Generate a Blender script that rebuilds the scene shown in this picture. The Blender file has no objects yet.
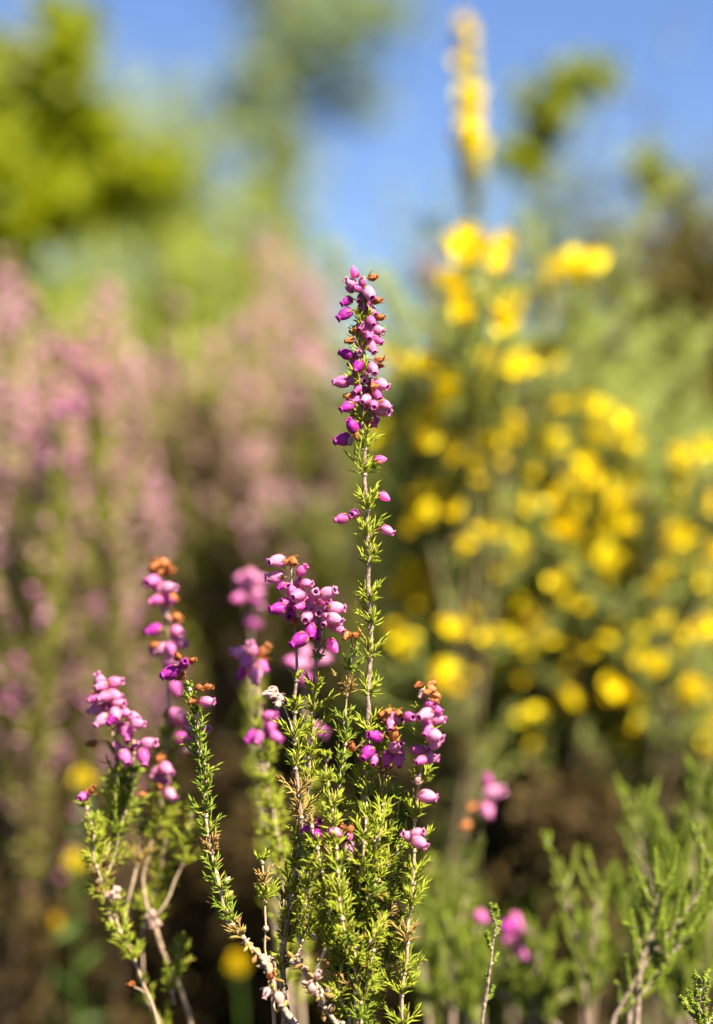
import bpy, math, random
from mathutils import Vector, Matrix, noise
R = math.radians
random.seed(11)
rnd = random.random
U = random.uniform
scene = bpy.context.scene
COL = scene.collection

# ------------------------------------------------------------------ camera
CAMH = 0.43
PITCH = R(2.0)
F = 0.36 / 1024            # metres per picture pixel at one metre (100 mm lens, 36 mm tall sensor)
cam_d = bpy.data.cameras.new('camera')
cam = bpy.data.objects.new('camera', cam_d)
COL.objects.link(cam)
cam.location = (0, 0, CAMH)
cam.rotation_euler = (math.pi / 2 + PITCH, 0, 0)
cam_d.sensor_fit = 'VERTICAL'
cam_d.sensor_height = 36
cam_d.sensor_width = 36
cam_d.lens = 100
cam_d.clip_start = 0.05
cam_d.clip_end = 2000
cam_d.dof.use_dof = True
cam_d.dof.focus_distance = 1.0
cam_d.dof.aperture_fstop = 3.6
scene.camera = cam
FWD = Vector((0, math.cos(PITCH), math.sin(PITCH)))
UP = Vector((0, -math.sin(PITCH), math.cos(PITCH)))
RT = Vector((1, 0, 0))
CP = Vector(cam.location)


def P(px, py, d=1.0):
    """World point seen at picture position (px, py) at depth d metres."""
    return CP + FWD * d + RT * ((px - 356.5) * F * d) + UP * ((512 - py) * F * d)


# ------------------------------------------------------------------ light
SUN_EL, SUN_AZ = R(51), R(38)      # azimuth measured to the right of straight behind the camera
to_sun = Vector((math.sin(SUN_AZ) * math.cos(SUN_EL), -math.cos(SUN_AZ) * math.cos(SUN_EL), math.sin(SUN_EL)))
sd = bpy.data.lights.new('sun', 'SUN')
sd.energy = 5.0
sd.angle = R(0.53)
sd.color = (1.0, 0.93, 0.78)
so = bpy.data.objects.new('sun', sd)
COL.objects.link(so)
so.rotation_euler = to_sun.to_track_quat('Z', 'Y').to_euler()
w = bpy.data.worlds.new('World')
scene.world = w
w.use_nodes = True
nt = w.node_tree
nt.nodes.clear()
sky = nt.nodes.new('ShaderNodeTexSky')
sky.sky_type = 'NISHITA'
sky.sun_disc = False
sky.sun_elevation = SUN_EL
sky.sun_rotation = math.atan2(to_sun.x, to_sun.y)
sky.altitude = 900
sky.air_density = 0.85
sky.dust_density = 0.15
sky.ozone_density = 3.0
hs = nt.nodes.new('ShaderNodeHueSaturation')
hs.inputs['Saturation'].default_value = 1.12
hs.inputs['Hue'].default_value = 0.512
hs.inputs['Value'].default_value = 1.0
bg = nt.nodes.new('ShaderNodeBackground')
bg.inputs[1].default_value = 0.043
wo = nt.nodes.new('ShaderNodeOutputWorld')
nt.links.new(sky.outputs[0], hs.inputs['Color'])
nt.links.new(hs.outputs[0], bg.inputs[0])
nt.links.new(bg.outputs[0], wo.inputs[0])
vs = scene.view_settings
vs.view_transform = 'Standard'
vs.look = 'None'
vs.gamma = 1
vs.exposure = 1.85
vs.use_curve_mapping = False
scene.render.engine = 'CYCLES'
cy = scene.cycles
cy.use_denoising = True
cy.max_bounces = 6
cy.diffuse_bounces = 3
cy.glossy_bounces = 2
cy.transmission_bounces = 4
cy.transparent_max_bounces = 4
cy.sample_clamp_indirect = 6


# ------------------------------------------------------------------ materials
def mat(name, a, b, trans=0.0, rough=0.55, spec=0.3, nscale=300, per='island', tcol=None, bump=0.0, tip=None):
    """Two-colour procedural material; variation by mesh island or object plus noise; trans = share of light let through."""
    m = bpy.data.materials.new(name)
    m.use_nodes = True
    t = m.node_tree
    t.nodes.clear()
    N, L = t.nodes.new, t.links.new
    out = N('ShaderNodeOutputMaterial')
    bs = N('ShaderNodeBsdfPrincipled')
    bs.inputs['Roughness'].default_value = rough
    bs.inputs['Specular IOR Level'].default_value = spec
    tc = N('ShaderNodeTexCoord')
    no = N('ShaderNodeTexNoise')
    no.inputs['Scale'].default_value = nscale
    no.inputs['Detail'].default_value = 3
    L(tc.outputs['Object'], no.inputs['Vector'])
    if per == 'object':
        src = N('ShaderNodeObjectInfo').outputs['Random']
    else:
        src = N('ShaderNodeNewGeometry').outputs['Random Per Island']
    mx = N('ShaderNodeMath')
    mx.operation = 'MULTIPLY_ADD'
    L(no.outputs[0], mx.inputs[0])
    mx.inputs[1].default_value = 0.9
    ad = N('ShaderNodeMath')
    ad.operation = 'MULTIPLY_ADD'
    L(src, ad.inputs[0])
    ad.inputs[1].default_value = 0.9
    ad.inputs[2].default_value = -0.4
    L(ad.outputs[0], mx.inputs[2])
    mx.use_clamp = True
    mix = N('ShaderNodeMix')
    mix.data_type = 'RGBA'
    mix.inputs[6].default_value = (*a, 1)
    mix.inputs[7].default_value = (*b, 1)
    L(mx.outputs[0], mix.inputs[0])
    colr = mix.outputs[2]
    if tip:                     # colour towards the mouth of a bell (its own +Z end), with fine veins
        sx = N('ShaderNodeSeparateXYZ')
        L(tc.outputs['Object'], sx.inputs[0])
        mr = N('ShaderNodeMapRange')
        L(sx.outputs[2], mr.inputs[0])
        mr.inputs[1].default_value = 0.0015
        mr.inputs[2].default_value = 0.0062
        m2 = N('ShaderNodeMix')
        m2.data_type = 'RGBA'
        L(mr.outputs[0], m2.inputs[0])
        L(colr, m2.inputs[6])
        m2.inputs[7].default_value = (*tip, 1)
        colr = m2.outputs[2]
    L(colr, bs.inputs['Base Color'])
    if bump:
        bp = N('ShaderNodeBump')
        bp.inputs['Strength'].default_value = bump
        bp.inputs['Distance'].default_value = 0.001
        L(no.outputs[0], bp.inputs['Height'])
        L(bp.outputs[0], bs.inputs['Normal'])
    if trans:
        tr = N('ShaderNodeBsdfTranslucent')
        if tcol:
            mt = N('ShaderNodeMix')
            mt.data_type = 'RGBA'
            mt.inputs[0].default_value = 0.6
            L(colr, mt.inputs[6])
            mt.inputs[7].default_value = (*tcol, 1)
            L(mt.outputs[2], tr.inputs[0])
        else:
            L(colr, tr.inputs[0])
        ms = N('ShaderNodeMixShader')
        ms.inputs[0].default_value = trans
        L(bs.outputs[0], ms.inputs[1])
        L(tr.outputs[0], ms.inputs[2])
        L(ms.outputs[0], out.inputs[0])
    else:
        L(bs.outputs[0], out.inputs[0])
    return m


M = {
    'leaf': mat('heather_leaf', (0.24, 0.29, 0.018), (0.52, 0.54, 0.06), .45, .5, .2, 260, tcol=(.62, .64, .02)),
    'leaf_dark': mat('heather_leaf_dark', (0.14, 0.20, 0.015), (0.34, 0.40, 0.045), .4, .5, .2, 260, tcol=(.42, .50, .02)),
    'leaf_dry': mat('heather_leaf_dry', (0.30, 0.15, 0.05), (0.42, 0.33, 0.08), .25, .6, .2, 260),
    'stem': mat('heather_stem', (0.36, 0.20, 0.12), (0.58, 0.46, 0.30), 0, .6, .3, 500, bump=.5),
    'wood': mat('heather_wood', (0.16, 0.10, 0.07), (0.46, 0.35, 0.26), 0, .8, .2, 420, bump=1.0),
    'pink': mat('bell_pink', (0.88, 0.24, 0.54), (0.96, 0.54, 0.74), .62, .42, .3, 900, 'object', (.99, .42, .74), tip=(.95, .48, .70), bump=.5),
    'mauve': mat('bell_mauve', (0.78, 0.12, 0.50), (0.92, 0.34, 0.66), .62, .42, .3, 900, 'object', (.96, .26, .70), tip=(.90, .28, .64), bump=.5),
    'purple': mat('bell_purple_shade', (0.42, 0.02, 0.33), (0.64, 0.08, 0.48), .52, .42, .3, 900, 'object', (.72, .07, .60), tip=(.60, .06, .48), bump=.5),  # darker bells: natural variation, plus the spike's shade put into the colour
    'brown': mat('dried_bell', (0.36, 0.11, 0.03), (0.60, 0.24, 0.08), .3, .7, .2, 900, 'object', (.65, .22, .03), bump=.8),
    'tan': mat('faded_bell', (0.55, 0.36, 0.28), (0.66, 0.42, 0.40), .3, .7, .2, 900, 'object'),
    'calyx': mat('calyx', (0.30, 0.05, 0.10), (0.26, 0.22, 0.05), .25, .5, .3, 600),
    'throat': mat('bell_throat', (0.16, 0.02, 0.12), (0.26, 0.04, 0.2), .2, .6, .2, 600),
    'gorse_fl': mat('gorse_petal', (0.95, 0.70, 0.004), (0.98, 0.84, 0.015), .35, .45, .3, 200, 'object', (.98, .80, .01)),
    'gorse_pale': mat('gorse_petal_pale', (0.85, 0.72, 0.16), (0.9, 0.8, 0.3), .35, .45, .3, 200, 'object'),
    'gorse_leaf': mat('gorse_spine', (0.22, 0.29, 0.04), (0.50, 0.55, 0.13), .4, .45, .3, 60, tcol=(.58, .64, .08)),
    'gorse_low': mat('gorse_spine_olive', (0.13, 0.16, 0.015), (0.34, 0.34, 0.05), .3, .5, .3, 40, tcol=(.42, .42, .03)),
    'heathgreen': mat('green_heath_leaf', (0.12, 0.18, 0.012), (0.36, 0.42, 0.045), .4, .5, .15, 200, tcol=(.48, .54, .03)),
    'gorse_stem': mat('gorse_stem', (0.05, 0.045, 0.02), (0.16, 0.12, 0.06), 0, .7, .2, 200),
    'pinkbg': mat('heath_spike_flower', (0.70, 0.32, 0.46), (0.84, 0.52, 0.64), .4, .6, .2, 60, 'island', (.82, .45, .6)),
    'pinkbg2': mat('heath_spike_flower_bright', (0.56, 0.15, 0.36), (0.70, 0.32, 0.50), .35, .6, .2, 60, 'island', (.75, .25, .55)),
    'heathleaf': mat('heath_leaf', (0.20, 0.23, 0.02), (0.46, 0.46, 0.07), .35, .5, .3, 30, tcol=(.5, .5, .04)),
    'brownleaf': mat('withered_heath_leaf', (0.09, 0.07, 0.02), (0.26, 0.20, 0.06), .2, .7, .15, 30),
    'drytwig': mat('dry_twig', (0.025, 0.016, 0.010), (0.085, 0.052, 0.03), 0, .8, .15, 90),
    'dryleaf_shade': mat('dry_leaf_shade', (0.028, 0.019, 0.006), (0.11, 0.070, 0.02), .15, .7, .15, 30),  # dry brown, darkened further so the colour carries shade under the bushes
    'broad': mat('broad_leaf', (0.15, 0.19, 0.005), (0.38, 0.41, 0.010), .5, .45, .25, 12, tcol=(.55, .58, .005)),
    'broadblue': mat('tree_leaf', (0.16, 0.22, 0.08), (0.32, 0.38, 0.15), .45, .4, .4, 8, tcol=(.42, .5, .16)),
    'broom': mat('broom_green', (0.20, 0.26, 0.025), (0.44, 0.48, 0.07), .45, .45, .3, 20, tcol=(.55, .6, .05)),
    'olive': mat('olive_leaf', (0.12, 0.13, 0.015), (0.30, 0.27, 0.04), .35, .5, .3, 12, tcol=(.38, .34, .03)),
    'darkolive': mat('dark_olive_leaf', (0.06, 0.055, 0.01), (0.20, 0.15, 0.03), .3, .6, .2, 12, tcol=(.25, .18, .02)),
    'bark': mat('bark', (0.05, 0.04, 0.028), (0.16, 0.12, 0.09), 0, .85, .15, 40, bump=.8),
    'grass': mat('grass', (0.03, 0.07, 0.008), (0.10, 0.17, 0.02), .3, .5, .3, 30),
    'litter': mat('litter', (0.02, 0.013, 0.008), (0.13, 0.08, 0.04), .1, .8, .15, 25),  # dead-leaf brown lowered to stand in for shade on the ground
    'yel': mat('small_yellow_petal', (0.90, 0.66, 0.005), (0.95, 0.78, 0.01), .4, .5, .3, 200, 'object'),
}


# ------------------------------------------------------------------ mesh helper
class MB:
    def __init__(s):
        s.v, s.f, s.m = [], [], []

    def tube(s, pts, rad, n=6, mi=0, rough=0.0):
        ax0 = (pts[1] - pts[0]).normalized()
        u = ax0.orthogonal().normalized()
        b0 = len(s.v)
        k = len(pts)
        for i, p in enumerate(pts):
            t = (pts[min(i + 1, k - 1)] - pts[max(i - 1, 0)])
            t = t.normalized() if t.length > 1e-9 else ax0
            u = (u - t * u.dot(t))
            u = u.normalized() if u.length > 1e-6 else t.orthogonal().normalized()
            v = t.cross(u)
            r = rad[i] if isinstance(rad, (list, tuple)) else rad
            for j in range(n):
                a = 2 * math.pi * j / n
                rr = r * (1 + rough * U(-1, 1)) if rough else r
                s.v.append(p + (u * math.cos(a) + v * math.sin(a)) * rr)
        for i in range(k - 1):
            for j in range(n):
                a, b = b0 + i * n + j, b0 + i * n + (j + 1) % n
                s.f.append((a, b, b + n, a + n))
                s.m.append(mi)
        s.f.append(tuple(b0 + j for j in reversed(range(n)))); s.m.append(mi)
        s.f.append(tuple(b0 + (k - 1) * n + j for j in range(n))); s.m.append(mi)

    def needle(s, p, d, L, W, mi=0, bend=0.15, upv=Vector((0, 0, 1))):
        """A slim three-sided needle leaf that curves a little."""
        d = d.normalized()
        u = d.cross(upv)
        u = u.normalized() if u.length > 1e-4 else d.orthogonal().normalized()
        v = u.cross(d)
        b0 = len(s.v)
        pm = p + d * (L * .5) + v * (bend * L * .25)
        pt = p + d * L - v * (bend * L * .2)
        for c, r in ((p, W * .3), (pm, W * .5)):
            s.v += [c + u * r, c - u * r * .5 + v * r * .8, c - u * r * .5 - v * r * .8]
        s.v.append(pt)
        for j in range(3):
            k = (j + 1) % 3
            s.f.append((b0 + j, b0 + k, b0 + 3 + k, b0 + 3 + j)); s.m.append(mi)
            s.f.append((b0 + 3 + j, b0 + 3 + k, b0 + 6)); s.m.append(mi)

    def blade(s, p, d, L, W, mi=0, fold=.25):
        """A leaf: pointed, folded along its midrib."""
        d = d.normalized()
        u = d.cross(Vector((U(-1, 1), U(-1, 1), U(-.3, 1))))
        u = u.normalized() if u.length > 1e-4 else d.orthogonal().normalized()
        v = u.cross(d)
        b0 = len(s.v)
        s.v += [p, p + d * L * .45 + u * W * .5 + v * W * fold, p + d * L, p + d * L * .45 - u * W * .5 + v * W * fold]
        s.f += [(b0, b0 + 1, b0 + 2), (b0, b0 + 2, b0 + 3)]
        s.m += [mi, mi]

    def drop(s, p, d, L, Rr, mi=0, n=6):
        """A tiny closed bell, for flowers too far off to show their mouths."""
        d = d.normalized()
        u = d.orthogonal().normalized()
        v = d.cross(u)
        b0 = len(s.v)
        s.v.append(p)
        for z, r in ((.3, .85), (.6, 1), (1, .5)):
            for j in range(n):
                a = 2 * math.pi * j / n
                s.v.append(p + d * L * z + (u * math.cos(a) + v * math.sin(a)) * Rr * r)
        for j in range(n):
            k = (j + 1) % n
            s.f.append((b0, b0 + 1 + k, b0 + 1 + j)); s.m.append(mi)
            for q in range(2):
                a = b0 + 1 + q * n
                s.f.append((a + j, a + k, a + n + k, a + n + j)); s.m.append(mi)
        s.f.append(tuple(b0 + 1 + 2 * n + j for j in range(n))); s.m.append(mi)

    def mesh(s, name, mats, off=Vector((0, 0, 0))):
        me = bpy.data.meshes.new(name)
        me.from_pydata([tuple(q - off) for q in s.v], [], s.f)
        for m_ in mats:
            me.materials.append(m_)
        me.polygons.foreach_set('material_index', s.m)
        me.polygons.foreach_set('use_smooth', [True] * len(s.f))
        me.update()
        return me

    def build(s, name, mats, parent=None, off=Vector((0, 0, 0))):
        if not isinstance(mats, (list, tuple)):
            mats = [mats]
        o = bpy.data.objects.new(name, s.mesh(name, mats, off))
        COL.objects.link(o)
        if parent:
            o.parent = parent
        return o


def thing(name, label, cat, loc, group=None):
    o = bpy.data.objects.new(name, None)
    o.empty_display_size = .02
    COL.objects.link(o)
    o.location = loc
    o['label'] = label
    o['category'] = cat
    if group:
        o['group'] = group
    return o


def spline(pts, per=8):
    out = []
    n = len(pts)
    for i in range(n - 1):
        p0, p1, p2, p3 = pts[max(i - 1, 0)], pts[i], pts[i + 1], pts[min(i + 2, n - 1)]
        h = (p2 - p1).length
        m1 = (p2 - p0) * (h / max(1e-9, h + (p1 - p0).length)) if i else (p2 - p1)
        m2 = (p3 - p1) * (h / max(1e-9, h + (p3 - p2).length)) if i < n - 2 else (p2 - p1)
        for k in range(per):
            t = k / per
            t2, t3 = t * t, t * t * t
            out.append(p1 * (2 * t3 - 3 * t2 + 1) + m1 * (t3 - 2 * t2 + t) + p2 * (3 * t2 - 2 * t3) + m2 * (t3 - t2))
    out.append(pts[-1].copy())
    return out


def resample(pts, step):
    out = [pts[0].copy()]
    acc = 0
    for a, b in zip(pts, pts[1:]):
        L = (b - a).length
        while L > 0 and acc + L >= step:
            k = (step - acc) / L
            a = a + (b - a) * k
            out.append(a.copy())
            L = (b - a).length
            acc = 0
        acc += L
    return out


def randdir():
    while True:
        v = Vector((U(-1, 1), U(-1, 1), U(-1, 1)))
        if .05 < v.length < 1:
            return v.normalized()


def cone(axis, ang, phi):
    axis = axis.normalized()
    u = axis.cross(Vector((0.3, 1, 0.1))).normalized()
    v = axis.cross(u)
    return (axis * math.cos(ang) + (u * math.cos(phi) + v * math.sin(phi)) * math.sin(ang)).normalized()


# ------------------------------------------------------------------ flower prototypes (meshes shared by the copies)
def bell_mesh(name, key, seed, shrivel=0.0, closed=False):
    random.seed(seed)
    b = MB()
    L, Rm, n = 0.0055, 0.00190, 16
    prof = [(0, .22), (.06, .55), (.18, .85), (.36, 1), (.55, .97), (.72, .78), (.84, .56), (.90, .47)]
    if closed:
        prof = [(0, .2), (.08, .5), (.22, .8), (.42, .92), (.62, .82), (.8, .55), (.93, .3), (1.0, .1)]
    rows = []
    for z, r in prof:
        row = []
        for j in range(n):
            a = 2 * math.pi * j / n
            rr = r * (1 + .045 * math.cos(4 * a)) * (1 + U(-1, 1) * (.02 + shrivel * .35))
            rr *= (1 - shrivel * .25 * abs(math.sin(2 * a)))
            row.append(len(b.v))
            b.v.append(Vector((math.cos(a) * rr * Rm, math.sin(a) * rr * Rm, (z + U(-1, 1) * shrivel * .04) * L)))
        rows.append(row)
    if not closed:               # four short recurved lobes round the mouth, then the inside of the bell
        for z, r, lob, mi in ((.955, .54, .10, 0), (1.0, .66, .22, 0)):
            row = []
            for j in range(n):
                a = 2 * math.pi * j / n
                q = .5 + .5 * math.cos(4 * a)
                row.append(len(b.v))
                rr = r + lob * (q - .3) + U(-1, 1) * (.02 + shrivel * .2)
                b.v.append(Vector((math.cos(a) * rr * Rm, math.sin(a) * rr * Rm, (z - .05 * (1 - q)) * L)))
            rows.append(row)
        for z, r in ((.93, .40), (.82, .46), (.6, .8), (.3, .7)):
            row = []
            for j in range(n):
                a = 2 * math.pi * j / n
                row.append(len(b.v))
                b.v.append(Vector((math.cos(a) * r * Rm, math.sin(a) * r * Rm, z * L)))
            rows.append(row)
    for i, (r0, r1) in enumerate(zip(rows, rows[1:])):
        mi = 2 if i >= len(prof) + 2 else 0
        for j in range(n):
            k = (j + 1) % n
            b.f.append((r0[j], r0[k], r1[k], r1[j]))
            b.m.append(mi)
    b.f.append(tuple(reversed(rows[0]))); b.m.append(1)
    b.f.append(tuple(rows[-1])); b.m.append(2 if not closed else 0)
    for j in range(4):           # calyx: four narrow sepals pressed to the bell
        a = math.pi / 4 + j * math.pi / 2 + U(-.15, .15)
        rad, tan = Vector((math.cos(a), math.sin(a), 0)), Vector((-math.sin(a), math.cos(a), 0))
        ln = .42 + .2 * shrivel
        sp = shrivel * 1.2
        pts = [(.0, .3, .25), (.13, .86 + sp * .3, .34), (.28, 1.04 + sp, .22), (ln, 1.16 + sp * 1.5, .0)]
        q0 = len(b.v)
        for z, r, ww in pts:
            c = rad * r * Rm + Vector((0, 0, z * L))
            if ww:
                b.v += [c - tan * ww * Rm, c + rad * .06 * Rm, c + tan * ww * Rm]
            else:
                b.v.append(c)
        for q in range(2):
            for k in range(2):
                a0 = q0 + q * 3 + k
                b.f.append((a0, a0 + 1, a0 + 4, a0 + 3)); b.m.append(1)
        b.f += [(q0 + 6, q0 + 7, q0 + 9), (q0 + 7, q0 + 8, q0 + 9)]
        b.m += [1, 1]
    if not closed:
        b.tube([Vector((0, 0, .3 * L)), Vector((0, 0, 1.03 * L)), Vector((0, 0, 1.07 * L))], [.00012, .00012, .0002], 5, 2)
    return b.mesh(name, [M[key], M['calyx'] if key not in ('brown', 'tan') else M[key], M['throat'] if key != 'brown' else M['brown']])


PROTO = {}
for ky in ('pink', 'mauve', 'purple'):
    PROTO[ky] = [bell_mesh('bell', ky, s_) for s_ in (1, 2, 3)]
PROTO['bud'] = [bell_mesh('bud', 'pink', 5, closed=True), bell_mesh('bud', 'mauve', 6, closed=True)]
PROTO['brown'] = [bell_mesh('dried_flower', 'brown', s_, .55) for s_ in (7, 8, 9)]
PROTO['tan'] = [bell_mesh('dried_flower', 'tan', s_, .4) for s_ in (17, 18)]
KNAME = {'pink': 'bell', 'mauve': 'bell', 'purple': 'bell', 'bud': 'bud', 'brown': 'dried_flower', 'tan': 'dried_flower'}


def gorse_flower_mesh(name, key, seed):
    random.seed(seed)
    b = MB()

    def petal(axis, side, L, W, cup, off):
        axis = axis.normalized(); side = side.normalized(); nrm = axis.cross(side)
        g = []
        for i in range(5):
            t = i / 4
            wd = W * math.sin(math.pi * min(1, .12 + t * .8)) ** .7
            for j in (-1, -.5, 0, .5, 1):
                g.append(off + axis * L * t + side * wd * j * .5 + nrm * (cup * (j * j - .3) * W * .5 + cup * .25 * L * math.sin(t * 2.6)))
        q = len(b.v)
        b.v.extend(g)
        for i in range(4):
            for j in range(4):
                a0 = q + i * 5 + j
                b.f.append((a0, a0 + 1, a0 + 6, a0 + 5)); b.m.append(0)
    Z = Vector((0, 0, 1)); X = Vector((1, 0, 0)); Y = Vector((0, 1, 0))
    o = Vector((0, 0, .001))
    petal(Z * .8 + Y * .7, X, .0115, .0095, -.5, o)               # standard
    petal(Z + X * .22 + Y * -.1, Y, .0095, .0048, .5, o)          # wings
    petal(Z - X * .22 + Y * -.1, Y, .0095, .0048, -.5, o)
    petal(Z - Y * .25 + X * .05, Y, .0085, .0040, .3, o)          # keel
    petal(Z - Y * .25 - X * .05, Y, .0085, .0040, -.3, o)
    b.drop(Vector((0, 0, -.001)), Z, .006, .0018, 1, 8)
    return b.mesh(name, [M[key], M['yel'] if key != 'yel' else M['gorse_leaf']])


GF = [gorse_flower_mesh('flower', 'gorse_fl', s_) for s_ in (1, 2)]
GFP = [gorse_flower_mesh('flower', 'gorse_pale', 3)]


def put(name, me, parent, loc, direction, scale, roll=None):
    o = bpy.data.objects.new(name, me)
    COL.objects.link(o)
    o.parent = parent
    q = direction.to_track_quat('Z', 'Y')
    o.rotation_mode = 'QUATERNION'
    o.rotation_quaternion = q @ Matrix.Rotation(U(0, 6.28) if roll is None else roll, 3, 'Z').to_quaternion()
    o.location = loc
    o.scale = (scale,) * 3
    return o


# ------------------------------------------------------------------ bell heather
class Heather:
    def __init__(s, label, base, name='bell_heather', group=None):
        s.base = base
        s.root = thing(name, label, 'heather plant', base, group or 'bell heather plants')

    def branch(s, pts, flowers=(), d=1.0, leaves=(0, 1), r=(.35, 1.0), tuft=1.15, step=32, lm='leaf', ground=True, top=None,
               dry=.06, woodfrom=None, node_jit=.25, fill=0, bare=(), name='branch', auto_side=None, dens=1.0, label=None):
        """One woody stem through picture positions pts (tip first) at depth d, with its leaf tufts and its flowers."""
        path = [P(p[0], p[1], d + (p[2] if len(p) > 2 else 0)) for p in pts]
        if ground:
            last = path[-1]
            mid = last.lerp(s.base, .5) + Vector((U(-.006, .006), U(-.01, .01), 0))
            path += [mid, s.base.copy()]
        cur = spline(path, 8)
        n = len(cur)
        # small kinks at the nodes keep the stem from reading as a drawn curve
        cur = [c + Vector((noise.noise(c * 90), noise.noise(c * 90 + Vector((7, 3, 1))), 0)) * .0011 for c in cur]
        ln = [0]
        for a, b in zip(cur, cur[1:]):
            ln.append(ln[-1] + (b - a).length)
        tot = ln[-1]
        rad = [(r[0] + (r[1] - r[0]) * min(1, (l / .30)) ** .8) * .001 * U(.9, 1.12) for l in ln]
        st = MB()
        st.tube(cur, rad, 8, 0)
        seen_end = len(pts) * 8 - 7
        lens = ln[min(seen_end, n - 1)]
        # leaf tufts
        lv = MB()
        stp = step * F * d
        fine = resample(cur, .0006)
        a0, a1 = leaves[0] * lens, leaves[1] * lens
        k = a0
        whorl = U(0, 6)
        while k < a1:
            i = int(k / .0006)
            if i >= len(fine) - 2:
                break
            if any(b0 * lens < k < b1 * lens for b0, b1 in bare) or (rnd() > dens):
                k += stp * U(1 - node_jit, 1 + node_jit)
                continue
            p = fine[i]
            ax = (fine[max(i - 4, 0)] - fine[min(i + 4, len(fine) - 1)]).normalized()
            whorl += 1.05
            small = min(1.0, .45 + (k - a0) / .03)
            kd = 1 if rnd() < dry else 0
            # swollen node
            st.tube([p - ax * .0009, p, p + ax * .0009], [.0006, .00095 * (.6 + .5 * r[1]), .0005], 6, 0)
            for q in range(4):
                phi = whorl + q * 1.571 + U(-.3, .3)
                dr = cone(ax, R(U(45, 75)), phi)
                lv.needle(p, dr, .0058 * tuft * U(.7, 1.1) * small, .00078, kd, U(-.2, .5))
                sh = cone(ax, R(U(20, 48)), phi + U(-.3, .3))
                sl = .0078 * tuft * U(.45, 1.15) * small
                m_ = int(13 * U(.7, 1.2))
                for z in range(m_):
                    t = z / m_
                    pp = p + sh * sl * t * .9 + ax * .0004
                    lv.needle(pp, cone(sh, R(U(12, 58)) * (1 - t * .4), U(0, 6.28)), .0047 * tuft * U(.65, 1.15) * small, .00072,
                              1 if rnd() < dry * .5 else kd, U(-.2, .5))
            k += stp * U(1 - node_jit, 1 + node_jit)
        br = st.build
        stalks = []
        fl = list(flowers)
        objs = []
        for f in fl:
            px, py, kind = f[0], f[1], f[2]
            ang = f[3] if len(f) > 3 else None
            face = f[4] if len(f) > 4 else None
            sz = f[5] if len(f) > 5 else 1.0
            dz = f[6] if len(f) > 6 else (U(-.0035, .002) if d == 1.0 and flowers is A_fl else U(-.014, -.005))
            c = P(px, py, d + dz)
            near = min(fine, key=lambda q: (q - (c - Vector((0, 0, .003)))).length)
            out = c - near
            dx = out.x / F
            if ang is None:
                ang = math.degrees(math.atan2(U(-.9, .15) * 8, dx + U(-3, 3)))
            if face is None:
                face = U(5, 60)
            fa = R(face)
            dr = (RT * math.cos(R(ang)) + UP * math.sin(R(ang))) * math.cos(fa) - FWD * math.sin(fa)
            sc = sz * U(.80, 1.04) * (1.0 if kind in ('pink', 'mauve', 'purple') else .82 if kind == 'bud' else .72)
            b0 = c - dr * .003 * sc
            mid = near.lerp(b0, .55) + Vector((0, 0, .0012))
            st.tube(spline([near, mid, b0], 3), [.00022] * 7, 5, 1)
            objs.append((kind, b0, dr, sc))
        o = st.build(name, [M['wood' if r[1] > 1.2 else 'stem'], M['calyx']], s.root, s.base)
        if label:
            o['label'] = label
        if lv.v:
            lv.build('foliage', [M[lm], M['leaf_dry']], o, s.base)
        for kind, b0, dr, sc in objs:
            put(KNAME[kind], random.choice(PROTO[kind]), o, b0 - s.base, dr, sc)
        return o, cur


def Z(lst, ox, oy, sc):
    return [(ox + a[0] / sc, oy + a[1] / sc) + tuple(a[2:]) for a in lst]


G0 = lambda px, d: Vector((P(px, 512, d).x, P(px, 512, d).y, 0))

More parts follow.
